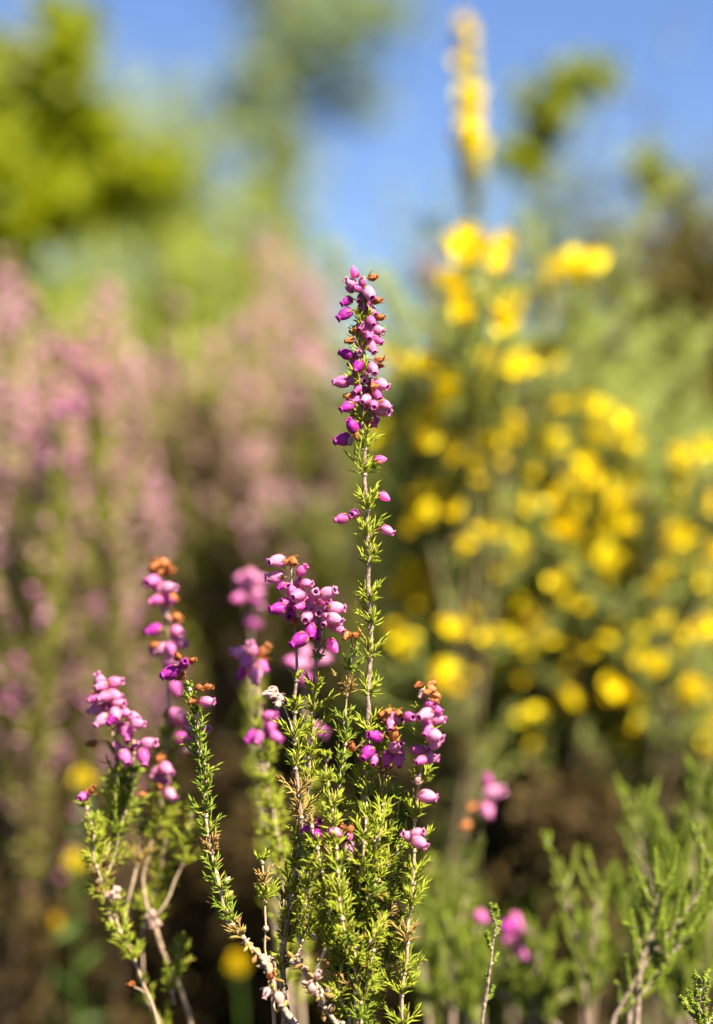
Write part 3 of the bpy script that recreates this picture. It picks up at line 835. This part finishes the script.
def gorse(label, base_px, d, blobs, seed, fsc=1.0, per=(2, 3), lm='gorse_leaf', stems=(), extra=6, name='gorse_bush', spine_every=.0022, spread=9, pale=.0, topd=None):
    random.seed(seed)
    base = G0(base_px, d)
    root = thing(name, label, 'gorse bush', base, 'gorse bushes')
    st, lv = MB(), MB()
    flo = []
    mains = []
    for s in stems:
        path = [P(p[0], p[1], d + (p[2] if len(p) > 2 else U(-.02, .02))) for p in s]
        foot = Vector((path[-1].x * 1.15 + U(-.05, .05), base.y + U(-.05, .12), 0)) if len(stems) > 1 else base.copy()
        path += [path[-1].lerp(foot, .5) + Vector((U(-.015, .015), 0, 0)), foot]
        c = spline(path, 10)
        mains.append(c)
        st.tube(c, [.0008 + .0016 * (i / len(c)) for i in range(len(c))], 6)
        twig_spines(lv, c[:int(len(c) * .5)], L=.008, every=spine_every * 2.5) if len(stems) > 1 else twig_spines(lv, c[18:46], L=.012, every=.003)
    allp = [q for c in mains for q in c]
    for bpos in blobs:
        bx, by = bpos[0], bpos[1]
        dd = d + (bpos[2] if len(bpos) > 2 else U(-.05, .07))
        top = P(bx, by, dd)
        cand = [q for q in allp if q.z < top.z - .03] or [base]
        root_pt = min(cand, key=lambda q: (q - top).length)
        mid = top.lerp(root_pt, .5) + Vector((U(-.006, .006), U(-.006, .006), -.004))
        c = spline([top + Vector((0, 0, .006)), mid, root_pt], 6)
        st.tube(c, [.0006 + .0008 * (i / len(c)) for i in range(len(c))], 5)
        twig_spines(lv, c[2:], L=.007, every=spine_every)
        for _ in range(random.randint(*per)):
            q = top + Vector((U(-1, 1) * spread * F * dd, U(-.016, -.004), U(-1, 1) * spread * F * dd))
            dr = Vector((U(-.6, 1.1), U(-1.4, -.3), U(.1, 1.1))).normalized()
            flo.append((q, dr, len(bpos) > 3 or rnd() < pale))
    for _ in range(extra):          # leafy twigs without flowers
        q = random.choice(allp[:int(len(allp) * .9)]) if allp else base
        if q.z < .1:
            continue
        e = q + Vector((U(-.075, .075), U(.01, .10), U(.01, .08)))
        c = spline([e, q.lerp(e, .5) + Vector((0, 0, -.004)), q], 6)
        st.tube(c, [.0006 + .0008 * (i / len(c)) for i in range(len(c))], 5)
        twig_spines(lv, c, every=spine_every)
    st.build('branches', [M['gorse_stem']], root, base)
    lv.build('spines', [M[lm]], root, base)
    for q, dr, pl in flo[:100]:
        put('flower', random.choice(GFP if pl else GF), root, q - base - dr * .004, dr, U(.85, 1.2) * fsc)
    return root


gorse('tall lone gorse shoot with a narrow yellow flower spike reaching up into the blue sky', 478, 1.6,
      [(464, 28), (466, 40), (463, 36), (467, 62), (465, 70), (468, 78), (466, 86), (469, 97), (466, 104), (467, 112), (468, 122), (464, 130), (470, 138), (473, 145), (459, 147), (468, 152), (470, 170, 0, 1)], 41, .9,
      per=(4, 5), stems=[[(466, 30), (467, 110), (470, 180), (473, 260), (478, 350), (482, 450), (486, 560), (484, 700)]], extra=0, spread=2, spine_every=.006)
gorse('gorse with yellow clusters just right of the tall heather spike', 470, 1.46,
      [(485, 250), (489, 264), (459, 290), (455, 300), (469, 319), (502, 310), (508, 325), (500, 338), (485, 350), (490, 360), (478, 300), (405, 377), (431, 372), (518, 371), (488, 396), (447, 396), (455, 388), (432, 415), (423, 425),
       (440, 430), (388, 439), (415, 440), (459, 492), (450, 505), (413, 499), (437, 514), (461, 512), (406, 591), (420, 598), (442, 624), (406, 640), (430, 470), (442, 678), (461, 690), (480, 440)] + scatter(4, 14, 445, 235, 520, 400), 42,
      per=(1, 3), stems=[[(487, 240), (480, 330), (474, 430), (468, 560), (470, 700)], [(430, 370), (438, 440), (448, 530), (462, 640)], [(405, 375), (418, 450), (436, 560), (460, 700)],
                         [(505, 300), (497, 400), (486, 520), (476, 650)], [(520, 365), (510, 460), (495, 580), (478, 700)]], extra=95)
gorse('gorse with a two-headed yellow top standing clear against the sky right of centre', 575, 1.5,
      [(545, 285), (567, 262), (575, 272), (585, 268), (579, 290), (588, 280), (557, 356), (536, 408), (553, 408), (596, 415), (590, 405), (601, 434), (625, 427), (622, 441), (536, 463), (586, 477), (605, 485),
       (557, 509), (525, 531), (526, 546), (553, 543), (562, 534), (548, 520), (601, 529), (534, 612, 0, 1), (555, 615), (577, 612), (497, 636), (505, 640), (489, 634), (596, 563), (565, 721), (579, 729), (522, 722), (545, 440), (570, 560)], 43,
      per=(1, 3), stems=[[(580, 262), (568, 330), (560, 420), (562, 540), (570, 700)], [(545, 285), (548, 370), (550, 480), (560, 620)], [(600, 405), (592, 480), (580, 580), (574, 700)],
                         [(625, 425), (612, 510), (595, 610), (580, 720)], [(500, 560), (525, 610), (550, 690)], [(530, 400), (535, 500), (548, 620), (560, 740)]], extra=95)
gorse('broad gorse full of yellow flowers at the right edge', 670, 1.47,
      [(680, 456), (702, 453), (690, 465), (632, 499), (653, 492), (678, 487), (706, 490), (630, 529), (659, 534), (678, 541), (645, 545), (627, 577), (654, 582), (651, 603), (625, 627), (702, 627),
       (678, 620), (702, 591), (643, 664), (619, 694), (625, 690), (612, 697), (689, 687), (684, 690), (625, 732), (668, 727), (700, 520), (710, 560), (690, 570), (640, 510), (665, 560), (720, 470), (725, 600), (735, 540)], 44,
      per=(1, 3), stems=[[(680, 450), (675, 540), (668, 640), (668, 760)], [(705, 450), (700, 540), (688, 650), (676, 760)], [(635, 495), (642, 570), (652, 660), (664, 760)],
                         [(655, 490), (658, 580), (662, 680)], [(725, 465), (715, 560), (695, 680)], [(620, 600), (635, 670), (655, 750)]], extra=80)
gorse('gorse dotted with many small yellow flowers close behind the tall heather stem, right of it', 450, 1.56, scatter(1, 96, 385, 360, 530, 680), 47, .74, per=(1, 1),
      stems=[[(395 + 24 * i, 400 + U(-20, 50), U(-.03, .1)), (405 + 20 * i, 540), (420 + 14 * i, 720)] for i in range(6)], extra=80)
gorse('gorse dotted with many small yellow flowers between the two-headed gorse and its foot', 560, 1.58, scatter(2, 99, 500, 400, 640, 750), 48, .74, per=(1, 1),
      stems=[[(500 + 24 * i, 430 + U(-20, 50), U(-.03, .1)), (510 + 20 * i, 580), (520 + 14 * i, 740)] for i in range(6)], extra=80)
gorse('gorse dotted with many small yellow flowers in front of the right edge', 670, 1.57, scatter(3, 99, 600, 460, 725, 750), 49, .74, per=(1, 1),
      stems=[[(610 + 22 * i, 470 + U(-20, 50), U(-.03, .1)), (618 + 18 * i, 600), (630 + 14 * i, 760)] for i in range(6)], extra=80)
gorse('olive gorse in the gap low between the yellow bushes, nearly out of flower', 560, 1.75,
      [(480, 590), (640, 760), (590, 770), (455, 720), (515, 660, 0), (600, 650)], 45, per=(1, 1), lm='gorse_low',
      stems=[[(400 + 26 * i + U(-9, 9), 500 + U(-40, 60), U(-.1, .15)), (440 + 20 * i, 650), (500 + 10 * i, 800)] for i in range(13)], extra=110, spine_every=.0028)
gorse('dull green gorse filling the background behind the brightest yellow flowers', 600, 2.0,
      [(410, 470), (515, 440), (655, 480, 0), (615, 560)], 46, per=(1, 1), lm='gorse_leaf',
      stems=[[(395 + 27 * i + U(-9, 9), 440 + U(-30, 50), U(-.1, .15)), (440 + 20 * i, 600), (500 + 12 * i, 760)] for i in range(13)], extra=120, spine_every=.003)


# low yellow flowers at far left: a small composite herb
def yellow_herb(label, d, pts, base_px, seed):
    random.seed(seed)
    base = G0(base_px, d)
    root = thing('yellow_herb', label, 'wildflower', base, 'low yellow flowers at left')
    st, lv = MB(), MB()
    heads = []
    for px, py in pts:
        top = P(px, py, d)
        c = spline([top, top.lerp(base, .5) + Vector((U(-.01, .01), 0, 0)), base], 8)
        st.tube(c, .0008, 5)
        for p in resample(c, .012)[1:-2]:
            lv.blade(p, (randdir() + Vector((0, 0, .8))), .02, .004)
        heads.append(top)
    st.build('stem', [M['grass']], root, base)
    lv.build('foliage', [M['grass']], root, base)
    for top in heads:
        h = MB()
        for k in range(14):
            a = k * .4488
            dr = (Vector((math.cos(a), 0, math.sin(a))) + Vector((0, -.35, .1))).normalized()
            h.blade(top, dr, .0065, .0042, 0, .1)
            h.blade(top, (dr + Vector((0, -.6, 0))), .0045, .003, 0, .1)
        h.drop(top + Vector((0, .001, 0)), Vector((0, -1, .2)), .003, .0028, 0, 8)
        h.build('flower_head', [M['yel']], root, base)


yellow_herb('blurred yellow flower head low at left, upper of the two bright ones', 1.42, [(83, 778)], 90, 51)
yellow_herb('blurred yellow flower head low at left, lower of the two bright ones', 1.44, [(76, 860)], 70, 52)
yellow_herb('dim yellow flower head nearest the bottom left corner', 1.44, [(52, 921)], 48, 53)
yellow_herb('dim yellow flower head low between the leftmost heathers and the woody foot', 1.46, [(238, 962)], 232, 54)


# ------------------------------------------------------------------ tall pink heath behind, left
def pink_heath(label, d, tips, base_px, seed, key='pinkbg', leafk='heathleaf', spike=(70, 150), group=None, dense=.62):
    random.seed(seed)
    base = G0(base_px, d)
    root = thing('tall_heath', label, 'heath shrub', base, 'blurred pink heaths')
    for tx, ty in tips:
        dd = d + U(-.1, .12)
        top = P(tx, ty, dd)
        b2 = base + Vector((U(-.06, .06), U(-.05, .05), 0))
        m1 = top.lerp(b2, .35) + Vector((U(-.012, .012), U(-.01, .01), 0))
        m2 = top.lerp(b2, .7) + Vector((U(-.012, .012), 0, 0))
        cur = spline([top, m1, m2, b2], 12)
        st, fl, lv = MB(), MB(), MB()
        st.tube(cur, [.0008 + .002 * i / len(cur) for i in range(len(cur))], 6)
        f = resample(cur, .0026)
        L = U(*spike) * F * dd
        nfl = int(L / .0026)
        fl.tube(f[:max(3, nfl)], .0009, 5)
        for i, p in enumerate(f[:-1]):
            ax = (p - f[i + 1]).normalized()
            if i < nfl:
                for _ in range(int(7 * dense) if noise.noise(p * 55 + Vector((tx, 0, 0))) > -.28 else 0):
                    dr = cone(ax, R(U(50, 120)), U(0, 6.28))
                    fl.drop(p + dr * U(.001, .011) * min(1, .3 + i / 12), dr, U(.0035, .005), U(.0012, .0017))
                for _ in range(5):
                    lv.blade(p, cone(ax, R(U(30, 70)), U(0, 6.28)), .009, .0018)
            elif i < nfl + 90:
                for _ in range(6):
                    lv.blade(p, cone(ax, R(U(25, 75)), U(0, 6.28)), U(.005, .011), .0018, 1 if rnd() * 110 < i - nfl else 0)
                if i % 12 == 0:
                    e = p + (cone(ax, R(U(20, 40)), U(0, 6.28))) * U(.03, .07)
                    c = spline([e, p.lerp(e, .5), p], 4)
                    st.tube(c, .0006, 4)
                    for q in resample(c, .002):
                        for _ in range(3):
                            lv.blade(q, cone(ax, R(U(20, 70)), U(0, 6.28)), U(.005, .009), .0016, 1 if rnd() * 100 < i - nfl else 0)
                        if rnd() < .4:
                            fl.drop(q, cone(ax, R(U(50, 110)), U(0, 6.28)), .0045, .0015)
        o = st.build('branch', [M['drytwig']], root, base)
        fl.build('flower_spike', [M[key]], o, base)
        lv.build('foliage', [M[leafk], M['brownleaf']], o, base)
    return root


pink_heath('blurred tall pink heath cut by the left edge of the picture', 1.6, [(5, 255), (-12, 300), (15, 310), (2, 380), (22, 440), (-5, 470)], 0, 61)
pink_heath('blurred magenta-tipped heath near the left edge', 1.48, [(62, 350), (72, 372), (85, 345), (55, 420), (66, 395), (95, 365), (48, 380)], 60, 62, 'pinkbg2', spike=(40, 90))
pink_heath('blurred tall pink heath with the highest spike left of the green gap', 1.6, [(108, 285), (100, 330), (122, 340), (90, 380), (132, 400), (80, 430), (112, 450)], 100, 63)
pink_heath('blurred pink heath between the tallest pink spike and the tall heather, with short dusty spikes', 1.75, [(165, 365), (190, 385), (178, 430), (205, 400), (150, 440), (215, 450)], 175, 64)
pink_heath('blurred dusty-pink heath just left of the tall heather stem', 1.75, [(240, 365), (262, 345), (250, 410), (285, 330), (298, 370), (310, 290), (230, 430), (278, 420)], 262, 65)
pink_heath('blurred high thin pink heath tips before the green broom', 2.0, [(268, 230), (280, 255), (302, 268), (322, 300)], 290, 66, spike=(60, 120))
pink_heath('blurred faint pink heath tip rising right of the tall spike', 2.1, [(432, 255), (440, 275)], 440, 67, 'pinkbg2', spike=(20, 40))
pink_heath('blurred low pink heath in the undergrowth at left', 1.9, [(25, 520), (50, 500), (75, 540), (110, 520), (145, 530), (10, 560), (170, 500), (200, 520), (90, 580)], 100, 68)
pink_heath('blurred pink heath thicket between the left edge spikes and the tallest pink spike', 1.7, [(18, 350), (40, 395), (62, 440), (48, 330), (75, 470), (30, 480), (92, 360), (8, 420)], 40, 167, spike=(50, 100))
pink_heath('blurred pink heath thicket right of the tallest pink spike, under the green broom', 1.72, [(140, 360), (158, 400), (172, 340), (188, 440), (202, 370), (220, 400), (148, 470), (212, 340)], 170, 168, spike=(50, 100))
pink_heath('blurred pale pink heath thicket beside the tall heather, behind its stem', 1.72, [(242, 320), (262, 300), (280, 380), (300, 330), (318, 350), (325, 400), (250, 450), (300, 440)], 280, 169, spike=(50, 100))
pink_heath('blurred low brownish heath behind the middle stems', 2.0, [(240, 480), (265, 500), (300, 470), (325, 450), (225, 520), (340, 430), (345, 500), (285, 540)], 290, 69, dense=.6)
pink_heath('blurred brownish-pink heath in the gap under the gorse flowers', 1.9, [(560, 590), (500, 610), (515, 700), (560, 650), (590, 600)], 540, 70, spike=(30, 60), dense=.6)


# ------------------------------------------------------------------ shrubs and trees behind
def shrub(label, d, box, base_px, seed, leafk, n_st=14, leaf=(.012, .004), per=60, name='shrub', cat='shrub', twk='drytwig', depth=.25, clump=.035, twigs=5, stem_r=.003):
    """Stems from one root fan out to clumps spread through the picture box (x0, y0, x1, y1) at depth d; leaves fill each clump."""
    random.seed(seed)
    base = G0(base_px, d)
    root = thing(name, label, cat, base, 'blurred shrubs and trees behind')
    st, lv = MB(), MB()
    x0, y0, x1, y1 = box
    for k in range(n_st):
        dd = d + U(-depth, depth)
        t = (k + .5) / n_st
        tx = x0 + (x1 - x0) * t + U(-15, 15)
        ty = y0 + (y1 - y0) * rnd() ** 1.3
        top = P(tx, ty, dd)
        b2 = base + Vector((U(-.05, .05), U(-.05, .05), 0))
        cur = spline([top, top.lerp(b2, .4) + Vector((U(-.03, .03), U(-.03, .03), 0)) * d * .5, b2], 12)
        st.tube(cur, [stem_r * (.25 + .9 * i / len(cur)) for i in range(len(cur))], 6)
        for z in range(twigs):
            p = cur[int(U(0, .62) * len(cur))]
            e = p + (randdir() + Vector((0, 0, .7))).normalized() * clump * U(.8, 2.2)
            st.tube([e, p], [.0005, .001], 4)
            for _ in range(per):
                q = p.lerp(e, rnd() ** .6) + randdir() * clump * U(0, .8)
                lv.blade(q, randdir() + Vector((0, 0, .5)), leaf[0] * U(.6, 1.3), leaf[1] * U(.7, 1.2))
    st.build('branches', [M[twk]], root, base)
    lv.build('foliage', [M[leafk]], root, base)
    return root


shrub('dry brown shrub low behind the leftmost heathers', 1.85, (-60, 600, 200, 760), 60, 71, 'dryleaf_shade', 22, per=70, clump=.03, twigs=8, name='dry_shrub')
shrub('dry brown shrub low behind the middle heather stems', 1.95, (170, 560, 430, 740), 300, 72, 'dryleaf_shade', 22, per=70, clump=.03, twigs=8, name='dry_shrub')
shrub('low dark shrub just behind the bare foot of the leftmost heathers', 1.62, (-40, 790, 240, 900), 90, 84, 'dryleaf_shade', 22, per=70, clump=.022, twigs=7, name='dry_shrub', stem_r=.0015)  # this and the next two: dark shrubs added to mask lit greens as shade
shrub('low dark shrub just behind the bare foot of the middle heather stems', 1.62, (220, 770, 480, 900), 340, 85, 'dryleaf_shade', 22, per=70, clump=.022, twigs=7, name='dry_shrub', stem_r=.0015)
shrub('low dark shrub right of the middle behind the green heath', 1.62, (440, 790, 740, 900), 600, 86, 'dryleaf_shade', 24, per=70, clump=.022, twigs=7, name='dry_shrub', stem_r=.0015)
shrub('dark dry shrub under the gorse at right', 1.9, (440, 720, 760, 860), 600, 73, 'dryleaf_shade', 24, per=70, clump=.03, twigs=8, name='dry_shrub')
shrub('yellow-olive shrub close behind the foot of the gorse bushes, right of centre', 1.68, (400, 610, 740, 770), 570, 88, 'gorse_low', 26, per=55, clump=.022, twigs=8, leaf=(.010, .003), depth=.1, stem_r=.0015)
shrub('olive shrub filling the background between pink heath and dry undergrowth at left', 2.3, (-60, 430, 190, 620), 60, 74, 'olive', 20, per=80, clump=.045, twigs=7, leaf=(.016, .006))
shrub('olive shrub filling the background behind the tall heather stem', 2.4, (160, 400, 430, 600), 290, 75, 'olive', 20, per=80, clump=.045, twigs=7, leaf=(.016, .006))
shrub('olive shrub filling the background behind the gorse foot', 2.4, (420, 480, 780, 660), 600, 76, 'olive', 24, per=80, clump=.045, twigs=7, leaf=(.016, .006))
shrub('bright green broom with upright shoots left of the tall spike', 2.4, (100, 90, 340, 380), 230, 77, 'broom', 22, per=17, clump=.05, twigs=6, leaf=(.03, .004), name='broom_shrub', cat='broom')
shrub('thin yellow-green broom growing through the pink heaths at left', 1.95, (-20, 280, 340, 480), 160, 87, 'broom', 24, per=26, clump=.03, twigs=7, leaf=(.018, .003), name='broom_shrub', cat='broom', stem_r=.0015)
shrub('sparse twiggy shrub veiling the blue sky at upper right', 2.1, (510, 90, 730, 230), 640, 89, 'broadblue', 18, per=7, clump=.035, twigs=9, leaf=(.014, .0035), name='twiggy_shrub', stem_r=.0016)
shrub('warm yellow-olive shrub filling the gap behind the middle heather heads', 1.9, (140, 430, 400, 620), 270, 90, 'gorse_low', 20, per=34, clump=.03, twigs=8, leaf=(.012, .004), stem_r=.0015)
shrub('pale yellow-green shrub glowing between the many small gorse flowers', 1.7, (395, 380, 740, 600), 570, 92, 'gorse_leaf', 34, per=34, clump=.02, twigs=9, leaf=(.011, .0028), depth=.06, stem_r=.0014)
shrub('yellow-green leafy shrub low in front of the left tree', 2.8, (-30, 250, 190, 420), 80, 78, 'broom', 18, per=60, clump=.06, twigs=6, leaf=(.026, .008))
shrub('dark olive shrub with brown tips behind the right edge', 1.95, (640, 275, 800, 470), 715, 79, 'darkolive', 20, per=120, clump=.045, twigs=7, leaf=(.016, .006))
shrub('thin grey-green shrub showing as a haze of twigs against the sky behind the gorse', 2.9, (380, 200, 600, 420), 480, 80, 'broadblue', 16, per=20, clump=.06, twigs=5, leaf=(.022, .007))


def young_tree(label, d, trunk, clumps, seed, leafk='broad', leaf=(.045, .026), per=500, name='young_tree', tr=.014, base_px=None, cat='tree'):
    """Tapered trunk through picture points (top first), a limb to each clump (px, py, radius px, share), leaves spread through each clump."""
    random.seed(seed)
    base = G0(base_px if base_px is not None else trunk[-1][0], d)
    root = thing(name, label, cat, base, 'blurred shrubs and trees behind')
    st, lv = MB(), MB()
    cur = spline([P(x, y, d) for x, y in trunk] + [base], 10)
    st.tube(cur, [tr * (.2 + .9 * i / len(cur)) for i in range(len(cur))], 8, 0, .05)
    for cx, cy, cr, sh in clumps:
        rr = cr * F * d
        c = P(cx, cy, d + U(-.5, .5) * rr * 2)
        cand = [q for q in cur if q.z < c.z - rr * .3] or [cur[-1]]
        j = min(cand, key=lambda q: (q - c).length)
        st.tube(spline([c, j.lerp(c, .5) + Vector((U(-1, 1), U(-1, 1), .3)) * rr * .2, j], 5), [tr * (.12 + .035 * i) for i in range(11)], 6)
        subs = [c + randdir() * rr * U(.3, .9) for _ in range(9)]
        for s_ in subs:
            st.tube([s_, c.lerp(s_, .3) + Vector((0, 0, -rr * .08)), c], [tr * .05, tr * .08, tr * .12], 5)
        for _ in range(int(per * sh)):
            s_ = random.choice(subs)
            q = s_ + randdir() * rr * .42 * rnd() ** .5
            lv.blade(q, randdir() + Vector((0, -.2, -.3)), leaf[0] * U(.6, 1.25), leaf[1] * U(.7, 1.2))
    st.build('trunk', [M['bark']], root, base)
    lv.build('crown', [M[leafk]], root, base)


young_tree('bright yellow-green leafy tree filling the top left of the picture', 2.2, [(-60, 60), (-40, 200), (-30, 420), (-50, 600)],
           [(15, 95, 62, 1), (60, 60, 40, .5), (70, 130, 60, 1), (110, 165, 45, .7), (-20, 170, 80, 1), (20, 200, 50, .55), (75, 195, 40, .5), (150, 175, 38, .3), (-60, 60, 80, 1), (-110, 180, 100, 1), (10, 270, 40, .5), (70, 20, 28, .25), (-20, 300, 60, .5)],
           91, per=480, leaf=(.024,.013), tr=.007)
young_tree('tall dim green tree at the top centre, its crown running out of the picture', 4.5, [(300, -500), (290, -200), (275, 60), (250, 300), (240, 420)],
           [(250, -10, 50, .3), (330, -30, 60, .4), (290, 30, 48, .3), (350, 40, 45, .3), (250, 70, 40, .2), (310, 80, 42, .22), (380, 10, 36, .25), (280, -120, 90, .5), (380, -130, 90, .5), (200, -200, 90, .5), (320, -300, 110, 1), (250, 120, 36, .16), (290, 150, 40, .2), (360, 100, 30, .14)],
           92, 'broadblue', (.045, .026), 230, 'tall_tree', .026)
young_tree('slim arching sapling branch with green leaves against the sky, right of the tall yellow spike', 2.0, [(603, 72), (575, 85), (545, 120), (530, 180), (525, 260), (535, 420), (545, 520)],
           [(595, 75, 16, .3), (572, 84, 18, .4), (552, 100, 18, .4), (540, 130, 18, .4), (528, 160, 16, .3), (520, 95, 16, .1), (515, 160, 18, .12)],
           93, 'broad', (.021, .009), 170, 'sapling', .004)
young_tree('small sapling tip with a lone green tuft against the sky at right', 2.0, [(655, 150), (656, 200), (665, 300), (680, 420)],
           [(656, 165, 15, .6), (655, 185, 13, .5), (690, 215, 16, .12), (620, 235, 20, .1), (650, 255, 20, .12)],
           94, 'broad', (.018, .008), 170, 'sapling', .004)
young_tree('leafy bush cut by the right edge, below the sapling tip', 3.2, [(735, 180), (730, 300), (740, 450)],
           [(740, 260, 30, .3), (700, 310, 34, .3), (740, 330, 50, .8), (690, 370, 36, .6), (720, 420, 50, .9), (660, 400, 30, .4)],
           95, 'olive', (.035, .016), 420, 'leafy_bush', .01)
young_tree('mid-green broadleaf bush behind the pink heaths, left of centre', 3.2, [(170, 200), (175, 320), (180, 480)],
           [(145, 230, 40, .4), (185, 260, 40, .4), (160, 310, 46, .6), (210, 330, 46, .6), (120, 350, 50, .6), (240, 300, 40, .5), (250, 200, 34, .12), (290, 250, 40, .25), (170, 130, 26, .06), (165, 170, 26, .08), (300, 340, 44, .6), (60, 350, 50, .6), (180, 400, 50, 1), (250, 390, 50, 1)],
           96, 'broad', (.035, .015), 300, 'leafy_bush', .012)

# a far belt of scrub that closes the view above the horizon
random.seed(101)
for i in range(9):
    px = -420 + i * 190 + U(-40, 40)
    dd = U(9, 16)
    lab = ['low scrub bush far behind, %s' % t for t in (
        'outside the left edge', 'beyond the left tree', 'behind the pink heaths at left', 'behind the green broom', 'behind the tall heather spike',
        'behind the two-headed gorse', 'behind the right edge bush', 'outside the right edge', 'farthest outside the right edge')][i]
    young_tree(lab, dd, [(px, 440), (px + 5, 500), (px, 530)],
               [(px + U(-110, 110), 440 + U(-15, 60), U(36, 60), .7) for _ in range(9)], 110 + i, 'olive' if i % 2 else 'broadblue', (.12, .07), 260, 'scrub_bush', .04, cat='bush')

# ------------------------------------------------------------------ ground
gm = bpy.data.materials.new('peaty_soil')
gm.use_nodes = True
t = gm.node_tree
bs = t.nodes['Principled BSDF']
bs.inputs['Roughness'].default_value = .95
bs.inputs['Specular IOR Level'].default_value = .1
no = t.nodes.new('ShaderNodeTexNoise'); no.inputs['Scale'].default_value = 9; no.inputs['Detail'].default_value = 9; no.inputs['Roughness'].default_value = .7
n2 = t.nodes.new('ShaderNodeTexNoise'); n2.inputs['Scale'].default_value = .6; n2.inputs['Detail'].default_value = 5
tc = t.nodes.new('ShaderNodeTexCoord')
cr = t.nodes.new('ShaderNodeValToRGB')
cr.color_ramp.elements[0].position = .35; cr.color_ramp.elements[0].color = (.012, .008, .005, 1)  # peat tones, lowered to paint in the shade below the shrubs
cr.color_ramp.elements[1].position = .68; cr.color_ramp.elements[1].color = (.06, .038, .02, 1)
c2 = t.nodes.new('ShaderNodeMix'); c2.data_type = 'RGBA'; c2.inputs[7].default_value = (.05, .065, .015, 1)
m2 = t.nodes.new('ShaderNodeMapRange'); m2.inputs[1].default_value = .48; m2.inputs[2].default_value = .6
bp = t.nodes.new('ShaderNodeBump'); bp.inputs['Strength'].default_value = .8; bp.inputs['Distance'].default_value = .02
L = t.links.new
L(tc.outputs['Object'], no.inputs['Vector']); L(tc.outputs['Object'], n2.inputs['Vector'])
L(no.outputs[0], cr.inputs[0]); L(cr.outputs[0], c2.inputs[6]); L(n2.outputs[0], m2.inputs[0]); L(m2.outputs[0], c2.inputs[0])
L(c2.outputs[2], bs.inputs['Base Color']); L(no.outputs[0], bp.inputs['Height']); L(bp.outputs[0], bs.inputs['Normal'])
g = MB()
rings = [0, .3, .6, .9, 1.2, 1.5, 1.8, 2.1, 2.5, 3, 3.6, 4.5, 6, 8, 12, 20, 40, 90, 250, 700]
NS = 72
for r_ in rings[1:]:
    for j in range(NS):
        a = 2 * math.pi * j / NS
        x, y = r_ * math.cos(a), r_ * math.sin(a) + 1.0
        g.v.append(Vector((x, y, (noise.noise(Vector((x, y, 0)) * 1.7) * .02 - .008 if r_ < 30 else 0) if r_ > .2 else 0)))
for i in range(len(rings) - 2):
    for j in range(NS):
        a, b = i * NS + j, i * NS + (j + 1) % NS
        g.f.append((a, b, b + NS, a + NS)); g.m.append(0)
g.v.append(Vector((0, 1.0, 0)))
for j in range(NS):
    g.f.append((len(g.v) - 1, j, (j + 1) % NS)); g.m.append(0)
go = g.build('ground', [gm])
go['kind'] = 'structure'
random.seed(120)
lt = MB()
for _ in range(9000):
    a = Vector((U(-1.6, 1.6), U(.4, 4.2), U(.0, .02)))
    if rnd() < .3:
        lt.needle(a, Vector((U(-1, 1), U(-1, 1), U(0, .4))), U(.02, .07), .003)
    else:
        lt.blade(a, Vector((U(-1, 1), U(-1, 1), U(-.1, .7))), U(.01, .028), U(.006, .014))
lo = lt.build('leaf_litter', [M['litter']])
lo['kind'] = 'stuff'; lo['label'] = 'brown dead leaves and twigs littering the dark soil'; lo['category'] = 'litter'
gr = MB()
for k in range(30):
    c = Vector((U(-.9, .9), U(1.35, 3.6), 0)) if k > 10 else Vector((U(-.19, -.09), U(1.65, 1.9), 0))
    for _ in range(45):
        p = c + Vector((U(-.04, .04), U(-.04, .04), 0))
        dr = Vector((U(-.5, .5), U(-.5, .5), 1)).normalized()
        gr.blade(p, dr, U(.08, .22), .004, 0, .3)
gg = gr.build('grass', [M['grass']])
gg['kind'] = 'stuff'; gg['label'] = 'dark green grass blades between the shrubs'; gg['category'] = 'grass'
